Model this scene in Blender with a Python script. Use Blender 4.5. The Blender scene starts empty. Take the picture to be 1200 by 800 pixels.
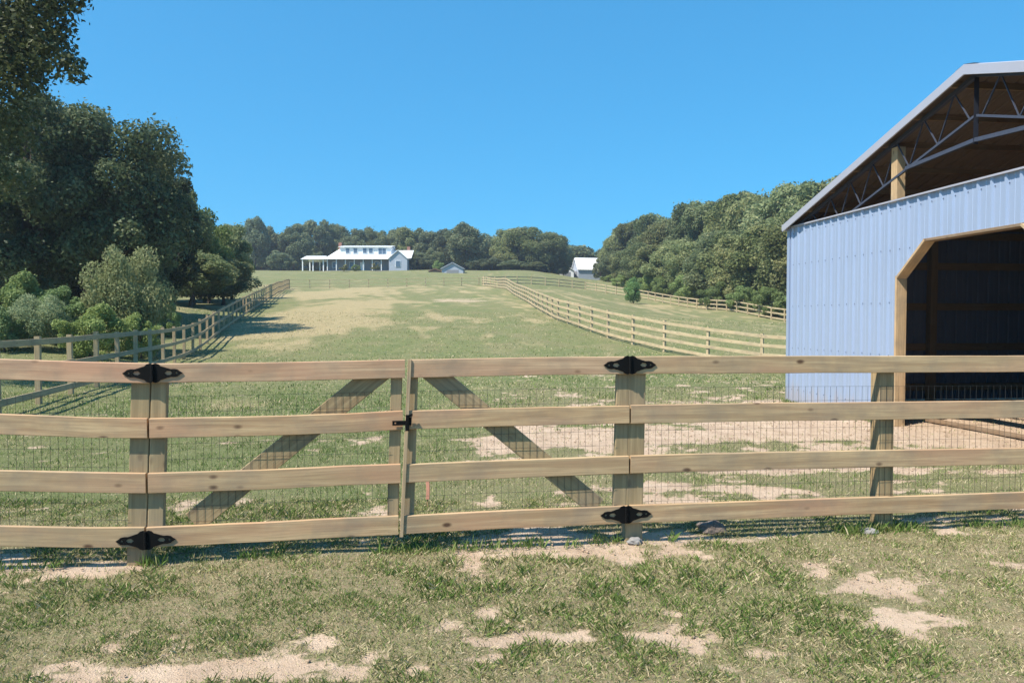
import bpy, bmesh, math, random
import numpy as np
from mathutils import Vector, Matrix
random.seed(7); RNG = np.random.default_rng(11)
sc = bpy.context.scene; COL = sc.collection
F = 850.0; HOR = 26.0; CZ = 1.6
PITCH = math.atan(HOR / F)

# ------------------------------------------------------------------ helpers: survey of the photograph
def ray(px, py):
    a = (px - 600) / F; b = (400 - py) / F
    return Vector((a, math.cos(PITCH) + b * math.sin(PITCH), -math.sin(PITCH) + b * math.cos(PITCH)))
def at(px, py, Y):
    r = ray(px, py); k = Y / r.y
    return Vector((r.x * k, Y, CZ + r.z * k))
def gxy(px, py):
    r = ray(px, py); k = -CZ / r.z
    return (r.x * k, r.y * k)
def X_at(px, Y): return (px - 600) * Y / F

# ------------------------------------------------------------------ noise
def _h(ix, iy, s):
    n = (ix.astype(np.int64) * 374761393 + iy.astype(np.int64) * 668265263 + s * 1442695041) & 0x7fffffff
    n = ((n ^ (n >> 13)) * 1274126177) & 0x7fffffff
    return ((n ^ (n >> 16)) & 0xffff) / 65535.0
def vn(x, y, s=0):
    x = np.asarray(x, float); y = np.asarray(y, float)
    ix = np.floor(x); iy = np.floor(y); fx = x - ix; fy = y - iy
    fx = fx * fx * (3 - 2 * fx); fy = fy * fy * (3 - 2 * fy)
    a = _h(ix, iy, s); b = _h(ix + 1, iy, s); c = _h(ix, iy + 1, s); d = _h(ix + 1, iy + 1, s)
    return (a + (b - a) * fx) * (1 - fy) + (c + (d - c) * fx) * fy
def fbm(x, y, s=0, o=4):
    t = 0; a = .5; w = 0
    for i in range(o):
        cr, sr = math.cos(.7 + 1.1 * i), math.sin(.7 + 1.1 * i); f = 1.93**i
        t = t + a * vn((x * cr - y * sr) * f + 13.7 * i, (x * sr + y * cr) * f + 5.1 * i, s + i); w += a; a *= .55
    return t / w
def ss(a, b, x):
    t = np.clip((np.asarray(x, float) - a) / (b - a), 0, 1); return t * t * (3 - 2 * t)

# ------------------------------------------------------------------ terrain
_Y = np.arange(-200, 3001, 1.0)
_g = np.interp(_Y, [-200, -40, 0, 24, 28, 31, 36, 45, 55, 75, 100, 112, 140, 170, 200, 230, 300, 600, 3000],
               [-4, -.8, 0, 0, .08, .28, .85, 1.65, 2.5, 4.1, 6.0, 7.1, 10.0, 13.0, 14.6, 15.2, 14.5, 12, 12])
_k = np.exp(-np.linspace(-2, 2, 9)**2); _k /= _k.sum()
_g = np.concatenate([_g[:4], np.convolve(_g, _k, 'valid'), _g[-4:]])
def H(X, Y):
    X = np.asarray(X, float); Y = np.asarray(Y, float)
    z = np.interp(Y, _Y, _g)
    z = z - 2.4 * ss(0, 22, X) * ss(35, 75, Y)
    t = -(X + 5.5 + .25 * Y)
    z = z - .5 * np.exp(-((X - 11) / 4.5)**2 - ((Y - 25) / 5)**2)
    z = z + 1.0 * ss(0, 8, t) * ss(16, 32, Y) * (1 - ss(44, 62, Y))
    z = z + (fbm(X * .06, Y * .06, 3) - .5) * .9 * ss(30, 90, Y)
    d2 = ss(6, 14, np.hypot(X - 10, Y - 9))
    z = z + (fbm(X * .7, Y * .7, 5, 3) - .5) * .10 * (.35 + .65 * d2) * (1 - ss(40, 80, Y)) 
    return z
def Hs(x, y): return float(H(np.array([x]), np.array([y]))[0])

# dirt / dry masks (colour of the ground itself), laid out on the land
def ell(X, Y, px, py, rx, ry, k=1.0):
    """blob centred where pixel (px,py) meets level ground, half sizes in metres"""
    cx, cy = gxy(px, py)
    return k * np.exp(-(((X - cx) / rx)**2 + ((Y - cy) / ry)**2) * 1.2)
DIRT = [(60, 784, 1.2, .075, .95), (200, 770, .6, .05, .85), (590, 757, .5, .07, .85), (740, 748, .5, .05, .85), (1100, 736, .25, .07, 1.0), (960, 742, .5, .04, .6),
        (985, 687, .32, .06, .95), (850, 650, .4, .16, 1.0), (60, 668, .8, .10, 1.0), (170, 662, .4, .15, .9), (690, 645, .5, .25, 1.1), (600, 636, .6, .2, 1.0),
        (800, 632, .6, .16, .8), (960, 626, 1.3, .15, 1.1), (1140, 610, 1.0, .12, 1.0), (1000, 655, .3, .05, .5), (540, 655, .3, .05, .6),
        (90, 655, .6, .1, .9), (330, 700, .2, .08, .5), (450, 715, .3, .04, .6),
        (620, 515, 1.7, .9, 1.0), (760, 512, 2.0, .8, .95), (900, 505, 2.2, .9, 1.1), (1000, 500, 2.0, 1.0, 1.2), (1100, 508, 2.0, .8, 1.2), (1180, 515, 2.0, .8, 1.1),
        (640, 540, .9, .25, .8), (780, 572, 1.0, .2, .8), (700, 575, .5, .15, .5), (850, 550, 1.1, .22, .8), (1010, 548, 1.0, .15, .8), (1140, 552, 1.2, .14, .9), (1140, 530, 1.2, .3, 1.1),
        (900, 575, 1.0, .2, .5), (830, 590, .7, .2, .7), (1050, 590, .8, .2, .5), (380, 525, .6, .5, .35), (300, 505, .6, .4, .4), (560, 490, 2, .6, .5), (870, 490, 3, .6, .6),
        (820, 476, 1.5, .4, .3), (1020, 480, 2.5, 1.5, .8)]
GREENP = [(400, 690, .7, .35, .9), (100, 720, 1.0, .3, .5), (900, 640, .8, .25, .5), (760, 700, .8, .3, .4), (960, 568, .8, .18, .9), (860, 521, .8, .16, .9), (620, 490, .6, .15, .6), (560, 510, .5, .2, .5), (1180, 565, .8, .2, .8), (1110, 503, .8, .2, .5), (650, 540, .5, .2, .3)]
def masks(X, Y):
    wx = X + (fbm(X * 1.3, Y * 1.3, 21, 3) - .5) * .9; wy = Y + (fbm(X * 1.3, Y * 1.3, 31, 3) - .5) * .5
    back = .16 * ss(5.6, 6.6, Y) * (1 - ss(13, 17, Y)) * ss(-.9, .6, X)
    d = np.zeros_like(X); near = 1 - ss(18, 30, Y)
    for p in DIRT: d = d + ell(wx, wy, *p)
    for p in GREENP: d = d - ell(wx, wy, *p)
    n = fbm(X * 2.1, Y * 2.1, 41, 4)
    # barn floor
    bx = X - 5.43; by = Y - 14.17
    w = bx * .994 + by * .112; dd = bx * .112 - by * .994
    ins = ss(-.9, .1, w) * (1 - ss(11, 12, w)) * ss(-.5, .1, dd) * (1 - ss(9.4, 10, dd))
    nf = fbm(X * 9, Y * 9, 44, 3)
    dirt = ss(.33, .98, d * near + ((n - .5) * 2.6 + (nf - .5) * 1.9) * (.15 + .85 * near) - .42 * ss(5.8, 7, Y) * (1 - ss(-1.5, .5, X)) + .06 * near + back)
    dirt = np.maximum(dirt, ins * (.75 + .5 * (n - .4)))
    # reddish bare patch and dry streaks on the hill
    hill = 0
    for (x0, y0, rx, ry, k) in [(-4.5, 68, 6, 7, .8), (-8, 84, 7, 5, .5), (2, 60, 4, 3, .3)]:
        hill = hill + k * np.exp(-((X - x0) / rx)**2 - ((Y - y0) / ry)**2)
    n2 = fbm(X * .35, Y * .35, 51, 4)
    dirt = np.maximum(dirt, .55 * ss(.45, .95, hill + (n2 - .5) * 1.2))
    dry = 0
    for (x0, y0, rx, ry, k) in [(-13.0, 50, 3.0, 15, 1.8), (-19, 82, 4, 16, 1.3), (-22, 70, 1.5, 20, .5), (-9.5, 40, 2, 6, .9), (-3, 45, 6, 4, .35), (4, 70, 5, 6, .3), (-8, 62, 5, 5, .4), (10, 90, 30, 10, .5), (22, 60, 14, 25, .35), (-10, 100, 25, 6, .4)]:
        dry = dry + k * np.exp(-((X - x0) / rx)**2 - ((Y - y0) / ry)**2)
    n3 = fbm(X * .9 + 3, Y * .5, 61, 4); st = fbm((X + .27 * Y) * 1.1, Y * .07, 65, 4)
    dry = dry + (st - .5) * 1.3 * ss(28, 40, Y) + .10 * ss(30, 50, Y) * (1 - ss(105, 112, Y))
    dry = ss(.35, 1.0, dry + (n3 - .5) * 1.9 + .08)
    return np.clip(dirt, 0, 1), np.clip(dry, 0, 1)
def thatch(X, Y):
    n4 = fbm(X * .8, Y * .8, 91, 4); t = .95 * (1 - ss(5.2, 6.2, Y)) + .55 * ss(5.2, 6.2, Y) * (1 - ss(14, 20, Y)) * ss(-1.5, .8, X)
    t = np.maximum(t, .12 + .12 * ss(18, 30, Y)); return np.clip(t + (n4 - .5) * .9, 0, 1)

# ------------------------------------------------------------------ mesh builder
ORG = {}
class MB:
    def __init__(s): s.v = []; s.f = []; s.uv = []
    def face(s, idx, uv=None):
        s.f.append(tuple(idx)); s.uv.append(uv or [(0, 0)] * len(idx))
    def prism(s, path, U, V, ch=.0, cap=True):
        """beam along path (points = centre of section); U,V = half vectors of section (vectors)"""
        path = [Vector(p) for p in path]; U = Vector(U); V = Vector(V)
        if ch > 0:
            cu = min(ch / max(U.length, 1e-6), .45); cv = min(ch / max(V.length, 1e-6), .45)
            prof = [(1, -1 + cv), (1, 1 - cv), (1 - cu, 1), (-1 + cu, 1), (-1, 1 - cv), (-1, -1 + cv), (-1 + cu, -1), (1 - cu, -1)]
        else: prof = [(1, -1), (1, 1), (-1, 1), (-1, -1)]
        n = len(prof); b = len(s.v); L = random.uniform(0, 40); o = random.uniform(0, 9)
        per = [0]
        for i in range(n):
            a, c = prof[i], prof[(i + 1) % n]
            per.append(per[-1] + math.hypot((a[0] - c[0]) * U.length, (a[1] - c[1]) * V.length))
        ls = [L]
        for i, p in enumerate(path):
            if i: ls.append(ls[-1] + (p - path[i - 1]).length)
            for (u, w) in prof: s.v.append(tuple(p + U * u + V * w))
        for i in range(len(path) - 1):
            for j in range(n):
                k = (j + 1) % n
                s.face((b + i * n + j, b + i * n + k, b + (i + 1) * n + k, b + (i + 1) * n + j),
                       [(ls[i], o + per[j]), (ls[i], o + per[j + 1]), (ls[i + 1], o + per[j + 1]), (ls[i + 1], o + per[j])])
        if cap:
            for base, rev in ((b, True), (b + (len(path) - 1) * n, False)):
                idx = [base + j for j in range(n)]
                uvv = [(prof[j][0] * U.length * .1 + L, prof[j][1] * V.length * 1.5 + o) for j in range(n)]
                s.face(idx[::-1] if rev else idx, uvv[::-1] if rev else uvv)
    def box(s, x0, x1, y0, y1, z0, z1, ch=0):
        s.prism([((x0 + x1) / 2, (y0 + y1) / 2, z0), ((x0 + x1) / 2, (y0 + y1) / 2, z1)], ((x1 - x0) / 2, 0, 0), (0, (y1 - y0) / 2, 0), ch)
    def poly(s, pts): 
        b = len(s.v); s.v += [tuple(p) for p in pts]; s.face(range(b, b + len(pts)), [(p[0], p[2]) for p in pts])
    def build(s, name, mat, parent=None, origin=None, smooth=False):
        org = Vector(origin) if origin is not None else (ORG.get(parent.name, Vector((0, 0, 0))) if parent else Vector((0, 0, 0)))
        me = bpy.data.meshes.new(name)
        me.from_pydata([tuple(Vector(p) - org) for p in s.v], [], s.f)
        uvl = me.uv_layers.new(name='UVMap')
        flat = [c for f in s.uv for p in f for c in p]
        uvl.data.foreach_set('uv', flat)
        me.materials.append(mat)
        bm = bmesh.new(); bm.from_mesh(me); bmesh.ops.recalc_face_normals(bm, faces=bm.faces); bm.to_mesh(me); bm.free()
        if smooth: me.polygons.foreach_set('use_smooth', [True] * len(me.polygons))
        o = bpy.data.objects.new(name, me); COL.objects.link(o)
        if parent: o.parent = parent
        else: o.location = org
        ORG[o.name] = org
        return o
def tag(o, label=None, cat=None, group=None, kind=None):
    if label: o['label'] = label
    if cat: o['category'] = cat
    if group: o['group'] = group
    if kind: o['kind'] = kind
    return o
def empty(name, loc, label, cat, group=None):
    o = bpy.data.objects.new(name, None); COL.objects.link(o); o.location = loc; o.empty_display_size = .2
    ORG[o.name] = Vector(loc); return tag(o, label, cat, group)
def npmesh(name, verts, faces_n, k, mat, attrs=None):
    """verts (N,3), faces_n int array (M,k)"""
    me = bpy.data.meshes.new(name); M = len(faces_n)
    me.vertices.add(len(verts)); me.vertices.foreach_set('co', np.asarray(verts, np.float32).ravel())
    me.loops.add(M * k); me.loops.foreach_set('vertex_index', np.asarray(faces_n, np.int32).ravel())
    me.polygons.add(M); me.polygons.foreach_set('loop_start', np.arange(0, M * k, k, dtype=np.int32))
    try: me.polygons.foreach_set('loop_total', np.full(M, k, np.int32))
    except Exception: pass
    for nme, arr in (attrs or {}).items():
        a = me.attributes.new(nme, 'FLOAT', 'POINT'); a.data.foreach_set('value', np.asarray(arr, np.float32))
    me.update(calc_edges=True); me.materials.append(mat); return me

# ------------------------------------------------------------------ materials
def newmat(name):
    m = bpy.data.materials.new(name); m.use_nodes = True; nt = m.node_tree
    for n in list(nt.nodes): nt.nodes.remove(n)
    out = nt.nodes.new('ShaderNodeOutputMaterial'); return m, nt, out
def N(nt, t, ins=None, **kw):
    n = nt.nodes.new(t)
    for k, v in kw.items(): setattr(n, k, v)
    for k, v in (ins or {}).items():
        if hasattr(v, 'node'): nt.links.new(v, n.inputs[k])
        else: n.inputs[k].default_value = v
    return n
def ramp(nt, fac, stops, interp='LINEAR'):
    r = nt.nodes.new('ShaderNodeValToRGB'); nt.links.new(fac, r.inputs[0]); cr = r.color_ramp; cr.interpolation = interp
    while len(cr.elements) < len(stops): cr.elements.new(.5)
    for e, (p, c) in zip(cr.elements, stops): e.position = p; e.color = (*c, 1) if len(c) == 3 else c
    return r.outputs[0]
def mix(nt, fac, a, b, mode='MIX'):
    n = nt.nodes.new('ShaderNodeMix'); n.data_type = 'RGBA'; n.blend_type = mode
    for i, v in ((0, fac), (6, a), (7, b)):
        if hasattr(v, 'node'): nt.links.new(v, n.inputs[i])
        else: n.inputs[i].default_value = v if i == 0 else ((*v, 1) if len(v) == 3 else v)
    return n.outputs[2]
def maprange(nt, v, a, b, c=0, d=1):
    n = N(nt, 'ShaderNodeMapRange', {0: v, 1: a, 2: b, 3: c, 4: d}); return n.outputs[0]
def noise(nt, vec, scale, detail=4, rough=.55, dist=0):
    return N(nt, 'ShaderNodeTexNoise', {'Vector': vec, 'Scale': scale, 'Detail': detail, 'Roughness': rough, 'Distortion': dist}).outputs['Fac']
def bsdf(nt, out, col, rough=.8, bump=None, bs=.3, bd=.01, **kw):
    p = N(nt, 'ShaderNodeBsdfPrincipled', {'Base Color': col if hasattr(col, 'node') else (*col, 1), 'Roughness': rough})
    for k, v in kw.items(): p.inputs[k.replace('_', ' ')].default_value = v
    if bump is not None:
        b = N(nt, 'ShaderNodeBump', {'Height': bump, 'Strength': bs, 'Distance': bd}); nt.links.new(b.outputs[0], p.inputs['Normal'])
    nt.links.new(p.outputs[0], out.inputs[0]); return p

def wood_mat(name, dark, light, tint=(.5, .2, .14), tintk=.35, knots=1.0, sheen=0, red_edge=False):
    m, nt, out = newmat(name)
    uv = N(nt, 'ShaderNodeUVMap').outputs[0]
    oi = N(nt, 'ShaderNodeObjectInfo').outputs['Random']
    v1 = N(nt, 'ShaderNodeVectorMath', {0: uv, 1: (1.1, 22, 1)}, operation='MULTIPLY').outputs[0]
    v2 = N(nt, 'ShaderNodeVectorMath', {0: uv, 1: (3.0, 90, 1)}, operation='MULTIPLY').outputs[0]
    v3 = N(nt, 'ShaderNodeVectorMath', {0: uv, 1: (1.7, 7.0, 1)}, operation='MULTIPLY').outputs[0]
    g1 = noise(nt, v1, 1.0, 3, .5, .8); g2 = noise(nt, v2, 1.0, 3, .6, .2); g3 = noise(nt, v3, .55, 2, .5)
    c = mix(nt, maprange(nt, g1, .36, .64), dark, light)
    c = mix(nt, maprange(nt, g2, .45, .7, 0, .55), c, tuple(x * .62 for x in dark))
    # pinkish heartwood bands and greenish treatment, different on each board
    c = mix(nt, maprange(nt, g3, .48, .68, 0, tintk), c, tint)
    c = mix(nt, maprange(nt, oi, 0, 1, 0, .28), c, (.36, .30, .18))
    # knots with grain-brown rims
    v4 = N(nt, 'ShaderNodeVectorMath', {0: uv, 1: (4.6, 9, 1)}, operation='MULTIPLY').outputs[0]
    vo = N(nt, 'ShaderNodeTexVoronoi', {'Vector': v4, 'Scale': 1.0}, feature='F1')
    d = vo.outputs['Distance']; cell = N(nt, 'ShaderNodeSeparateColor', {0: vo.outputs['Color']})
    on = N(nt, 'ShaderNodeMath', {0: cell.outputs[0], 1: .66}, operation='GREATER_THAN').outputs[0]
    k = maprange(nt, d, .08, .19, 1, 0); k = N(nt, 'ShaderNodeMath', {0: k, 1: on}, operation='MULTIPLY').outputs[0]
    c = mix(nt, N(nt, 'ShaderNodeMath', {0: k, 1: .92 * knots}, operation='MULTIPLY').outputs[0], c, (.07, .03, .014))
    # weathering smudges
    tc = N(nt, 'ShaderNodeTexCoord').outputs['Object']
    w = noise(nt, tc, 3.5, 4, .6)
    c = mix(nt, maprange(nt, w, .45, .7, 0, .5), c, (.22, .18, .135))
    bsdf(nt, out, c, .82, mix(nt, .5, g1, g2), .25, .004)
    return m
M = {}
M['rail'] = wood_mat('fence_board_wood', (.40, .25, .130), (.61, .425, .235), (.50, .25, .15), .5)
M['toprail'] = wood_mat('top_board_wood', (.45, .255, .15), (.64, .42, .255), (.54, .26, .16), .55)
M['post'] = wood_mat('post_wood', (.26, .175, .085), (.44, .315, .165), (.32, .24, .12), .5, .5)
M['batten'] = wood_mat('batten_wood', (.40, .27, .15), (.52, .37, .22), (.5, .33, .2), .2, 0)
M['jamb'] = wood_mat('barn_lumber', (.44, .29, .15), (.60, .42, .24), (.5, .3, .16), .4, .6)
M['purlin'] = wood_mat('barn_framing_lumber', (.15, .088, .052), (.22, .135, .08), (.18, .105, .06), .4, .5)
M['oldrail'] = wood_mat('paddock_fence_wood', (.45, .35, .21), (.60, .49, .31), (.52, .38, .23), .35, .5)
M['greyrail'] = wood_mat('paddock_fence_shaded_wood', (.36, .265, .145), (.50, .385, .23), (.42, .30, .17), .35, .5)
def simple(name, col, rough=.6, var=.15, scale=6, metallic=0., spec=.5, bump=0):
    m, nt, out = newmat(name); tc = N(nt, 'ShaderNodeTexCoord').outputs['Object']
    n = noise(nt, tc, scale, 5, .6)
    c = mix(nt, n, tuple(x * (1 - var) for x in col), tuple(min(1, x * (1 + var)) for x in col))
    p = bsdf(nt, out, c, rough, n if bump else None, bump, .01)
    p.inputs['Metallic'].default_value = metallic; p.inputs['Specular IOR Level'].default_value = spec; return m
M['iron'] = simple('black_iron', (.004, .004, .004), .7, .3, 60, spec=.15)
M['wire'] = simple('wire_metal', (.05, .052, .05), .45, .2, 30, .5)
M['white'] = simple('white_paint', (.78, .79, .80), .5, .06, 1.0)
M['whiteroof'] = simple('white_metal_roof', (.80, .80, .80), .4, .05, .8)
M['bluegrey'] = simple('blue_grey_siding', (.36, .40, .47), .6, .08, 1)
M['greywall'] = simple('grey_porch_wall', (.22, .23, .25), .7, .1, 1)
M['brick'] = simple('chimney_brick', (.30, .14, .10), .85, .3, 8)
M['glass'] = simple('window_glass', (.10, .15, .22), .12, .2, 2)
M['browntin'] = simple('brown_tin', (.22, .13, .09), .7, .3, 2)
M['rock'] = simple('rock', (.17, .135, .115), .9, .45, 14, bump=.6)
M['clod'] = simple('dirt_clod', (.40, .29, .20), .95, .45, 9)
M['concrete'] = simple('concrete', (.24, .23, .22), .9, .2, 20, bump=.3)
M['steel'] = simple('truss_steel', (.07, .08, .115), .5, .15, 8, .3)
M['flag'] = simple('marker_plastic', (.62, .30, .22), .5, .1, 20)
M['trim'] = simple('barn_trim', (.50, .49, .54), .38, .06, 3, .35)
M['bark'] = simple('bark', (.075, .058, .045), .95, .4, 9, bump=.6)
def panel_mat(name, col, seam=True):
    m, nt, out = newmat(name); tc = N(nt, 'ShaderNodeTexCoord').outputs['Object']
    n = noise(nt, tc, .9, 4, .6); s = N(nt, 'ShaderNodeVectorMath', {0: tc, 1: (6, 6, .35)}, operation='MULTIPLY').outputs[0]
    st = noise(nt, s, 1.5, 4, .6)
    c = mix(nt, n, tuple(x * .93 for x in col), tuple(min(1, x * 1.06) for x in col))
    c = mix(nt, maprange(nt, st, .5, .8, 0, .18), c, tuple(x * .75 for x in col))
    z = N(nt, 'ShaderNodeSeparateXYZ', {0: tc}).outputs[2]
    d2 = N(nt, 'ShaderNodeMath', {0: z, 1: maprange(nt, st, .3, .7, -.15, .3)}, operation='SUBTRACT').outputs[0]
    c = mix(nt, maprange(nt, d2, 0, .25, .35, 0), c, (.45, .34, .26))
    p = bsdf(nt, out, c, .38); p.inputs['Metallic'].default_value = .25; return m
M['panel'] = panel_mat('blue_ribbed_steel', (.35, .43, .58))
M['roofpanel'] = panel_mat('barn_roof_steel', (.42, .44, .50))

def leaf_mat(name, a, b, c3, tr=.25, sheen=.35):
    m, nt, out = newmat(name)
    t = N(nt, 'ShaderNodeAttribute', attribute_name='tint').outputs['Fac']
    oi = N(nt, 'ShaderNodeObjectInfo').outputs['Random']
    c = ramp(nt, t, [(0, a), (.55, b), (1, c3)])
    hs = N(nt, 'ShaderNodeHueSaturation', {'Hue': maprange(nt, oi, 0, 1, .478, .515), 'Saturation': maprange(nt, oi, 0, 1, .95, .8), 'Value': maprange(nt, N(nt, 'ShaderNodeMath', {0: N(nt, 'ShaderNodeMath', {0: oi, 1: 7.31}, operation='MULTIPLY').outputs[0]}, operation='FRACT').outputs[0], 0, 1, .72, 1.25), 'Color': c}).outputs[0]
    p = N(nt, 'ShaderNodeBsdfPrincipled', {'Base Color': hs, 'Roughness': .5}); p.inputs['Specular IOR Level'].default_value = sheen * .4
    tl = N(nt, 'ShaderNodeBsdfTranslucent', {'Color': hs})
    mx = N(nt, 'ShaderNodeMixShader', {0: tr, 1: p.outputs[0], 2: tl.outputs[0]})
    nt.links.new(mx.outputs[0], out.inputs[0]); return m
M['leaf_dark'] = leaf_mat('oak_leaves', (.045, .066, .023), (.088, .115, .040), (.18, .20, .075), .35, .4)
M['leaf_mid'] = leaf_mat('wood_leaves', (.12, .165, .055), (.215, .26, .095), (.36, .355, .15), .45)
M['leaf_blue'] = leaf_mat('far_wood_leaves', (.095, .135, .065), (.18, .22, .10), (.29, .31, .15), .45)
M['leaf_pale'] = leaf_mat('willow_leaves', (.18, .235, .10), (.28, .34, .15), (.40, .44, .22), .45)
M['leaf_bright'] = leaf_mat('sapling_leaves', (.13, .20, .035), (.23, .31, .06), (.36, .41, .11), .45)
M['leaf_cedar'] = leaf_mat('cedar_foliage', (.14, .27, .05), (.21, .37, .07), (.30, .46, .13), .35)
M['leaf_weed'] = leaf_mat('weed_leaves', (.14, .21, .055), (.23, .32, .09), (.34, .42, .15), .45)
M['leaf_gold'] = leaf_mat('golden_shrub_leaves', (.16, .16, .04), (.28, .26, .07), (.38, .33, .10), .2)

# grass blades
m, nt, out = newmat('grass_blades'); M['blade'] = m
t = N(nt, 'ShaderNodeAttribute', attribute_name='tint').outputs['Fac']
gc = ramp(nt, t, [(0, (.090, .155, .035)), (.3, (.160, .235, .062)), (.55, (.27, .30, .115)), (.78, (.42, .36, .20)), (1, (.60, .51, .34))])
df = N(nt, 'ShaderNodeBsdfPrincipled', {'Base Color': gc, 'Roughness': .6}); df.inputs['Specular IOR Level'].default_value = .08
tl = N(nt, 'ShaderNodeBsdfTranslucent', {'Color': gc}); mx = N(nt, 'ShaderNodeMixShader', {0: .3, 1: df.outputs[0], 2: tl.outputs[0]})
nt.links.new(mx.outputs[0], out.inputs[0])

# ground
m, nt, out = newmat('pasture_ground'); M['ground'] = m
tc = N(nt, 'ShaderNodeTexCoord').outputs['Object']
dirt = N(nt, 'ShaderNodeAttribute', attribute_name='dirt').outputs['Fac']
dry = N(nt, 'ShaderNodeAttribute', attribute_name='dry').outputs['Fac']
nA = noise(nt, tc, .35, 5, .6); nB = noise(nt, tc, 3.2, 6, .65); nC = noise(nt, tc, 26, 5, .7); nD = noise(nt, tc, 110, 3, .7)
th = N(nt, 'ShaderNodeAttribute', attribute_name='thatch').outputs['Fac']
mul = lambda a, b: N(nt, 'ShaderNodeMath', {0: a, 1: b}, operation='MULTIPLY').outputs[0]
gr = ramp(nt, nB, [(.3, (.070, .105, .032)), (.5, (.118, .158, .054)), (.7, (.175, .20, .080))])
gr = mix(nt, maprange(nt, nA, .35, .7, 0, .5), gr, (.17, .18, .075))
gr = mix(nt, maprange(nt, nC, .42, .62, 0, .35), gr, (.24, .225, .12))
gr = mix(nt, mul(th, maprange(nt, nC, .38, .6, .35, 1)), gr, (.27, .205, .125))
nF = noise(nt, tc, 55, 4, .8); gr = mix(nt, maprange(nt, nF, .52, .62, 0, .6), gr, (.06, .055, .028))
gr = mix(nt, mul(maprange(nt, th, 0, 1, .25, 1), maprange(nt, nD, .54, .64, 0, .8)), gr, (.50, .43, .29))
dr = ramp(nt, nC, [(.3, (.27, .21, .11)), (.55, (.41, .325, .19)), (.75, (.54, .44, .28))])
c = mix(nt, N(nt, 'ShaderNodeMath', {0: dry, 1: maprange(nt, nB, .3, .7, .45, 1.0)}, operation='MULTIPLY').outputs[0], gr, dr)
di = ramp(nt, nB, [(.3, (.36, .255, .18)), (.5, (.50, .37, .265)), (.72, (.62, .48, .36))])
di = mix(nt, maprange(nt, nC, .4, .7, 0, .5), di, (.50, .38, .28))
di = mix(nt, maprange(nt, nD, .5, .75, 0, .45), di, (.70, .58, .46))
nE = noise(nt, tc, 9, 6, .7)
e = N(nt, 'ShaderNodeMath', {0: dirt, 1: maprange(nt, nC, .3, .7, -.30, .30)}, operation='ADD').outputs[0]
e = N(nt, 'ShaderNodeMath', {0: e, 1: maprange(nt, nE, .3, .7, -.28, .28)}, operation='ADD').outputs[0]
c = mix(nt, maprange(nt, e, .25, .70), c, di)
hb = N(nt, 'ShaderNodeMath', {0: nC, 1: nD}, operation='ADD').outputs[0]
bsdf(nt, out, c, .95, hb, .7, .03).inputs['Specular IOR Level'].default_value = .15

# ------------------------------------------------------------------ ground sheet
u = np.linspace(-1, 1, 520); xs = 2.2 * np.sinh(u * 6.35); xs = np.sign(xs) * np.abs(xs)
v = np.linspace(0, 1, 560); ys = np.concatenate([np.linspace(-150, 0, 40)[:-1], np.linspace(0, 2.4, 16)[:-1], 2.4 * np.exp(v * math.log(700 / 2.4))])
GX, GY = np.meshgrid(xs, ys); gx = GX.ravel(); gy = GY.ravel()
gz = H(gx, gy); gd, gdr = masks(gx, gy); gz = gz - gd * .012
nx, ny = len(xs), len(ys)
ii = (np.arange(ny - 1)[:, None] * nx + np.arange(nx - 1)[None, :]).ravel()
fc = np.stack([ii, ii + 1, ii + nx + 1, ii + nx], 1)
me = npmesh('ground', np.stack([gx, gy, gz], 1), fc, 4, M['ground'], {'dirt': gd, 'dry': gdr, 'thatch': thatch(gx, gy)})
me.polygons.foreach_set('use_smooth', np.ones(len(fc), bool))
ground = bpy.data.objects.new('ground', me); COL.objects.link(ground); tag(ground, kind='structure')

# ------------------------------------------------------------------ grass
def blades(x, y, h, w, tint, lean, k):
    n = len(x); z = H(x, y); ang = RNG.uniform(0, 2 * math.pi, n); la = RNG.uniform(0, 2 * math.pi, n)
    dx, dy = np.cos(ang) * w, np.sin(ang) * w; lx, ly = np.cos(la) * lean * h, np.sin(la) * lean * h
    hz = h * np.sqrt(np.clip(1 - lean**2, .05, 1))
    z = z - .004
    if k == 4:
        V = np.stack([np.stack([x - dx, y - dy, z], 1), np.stack([x + dx, y + dy, z], 1),
                      np.stack([x + lx * .4 + dx * .8, y + ly * .4 + dy * .8, z + hz * .62], 1),
                      np.stack([x + lx, y + ly, z + hz], 1)], 1)
    else:
        V = np.stack([np.stack([x - dx, y - dy, z], 1), np.stack([x + dx, y + dy, z], 1), np.stack([x + lx, y + ly, z + hz], 1)], 1)
    return V.reshape(-1, 3), np.repeat(tint, k)
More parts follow.
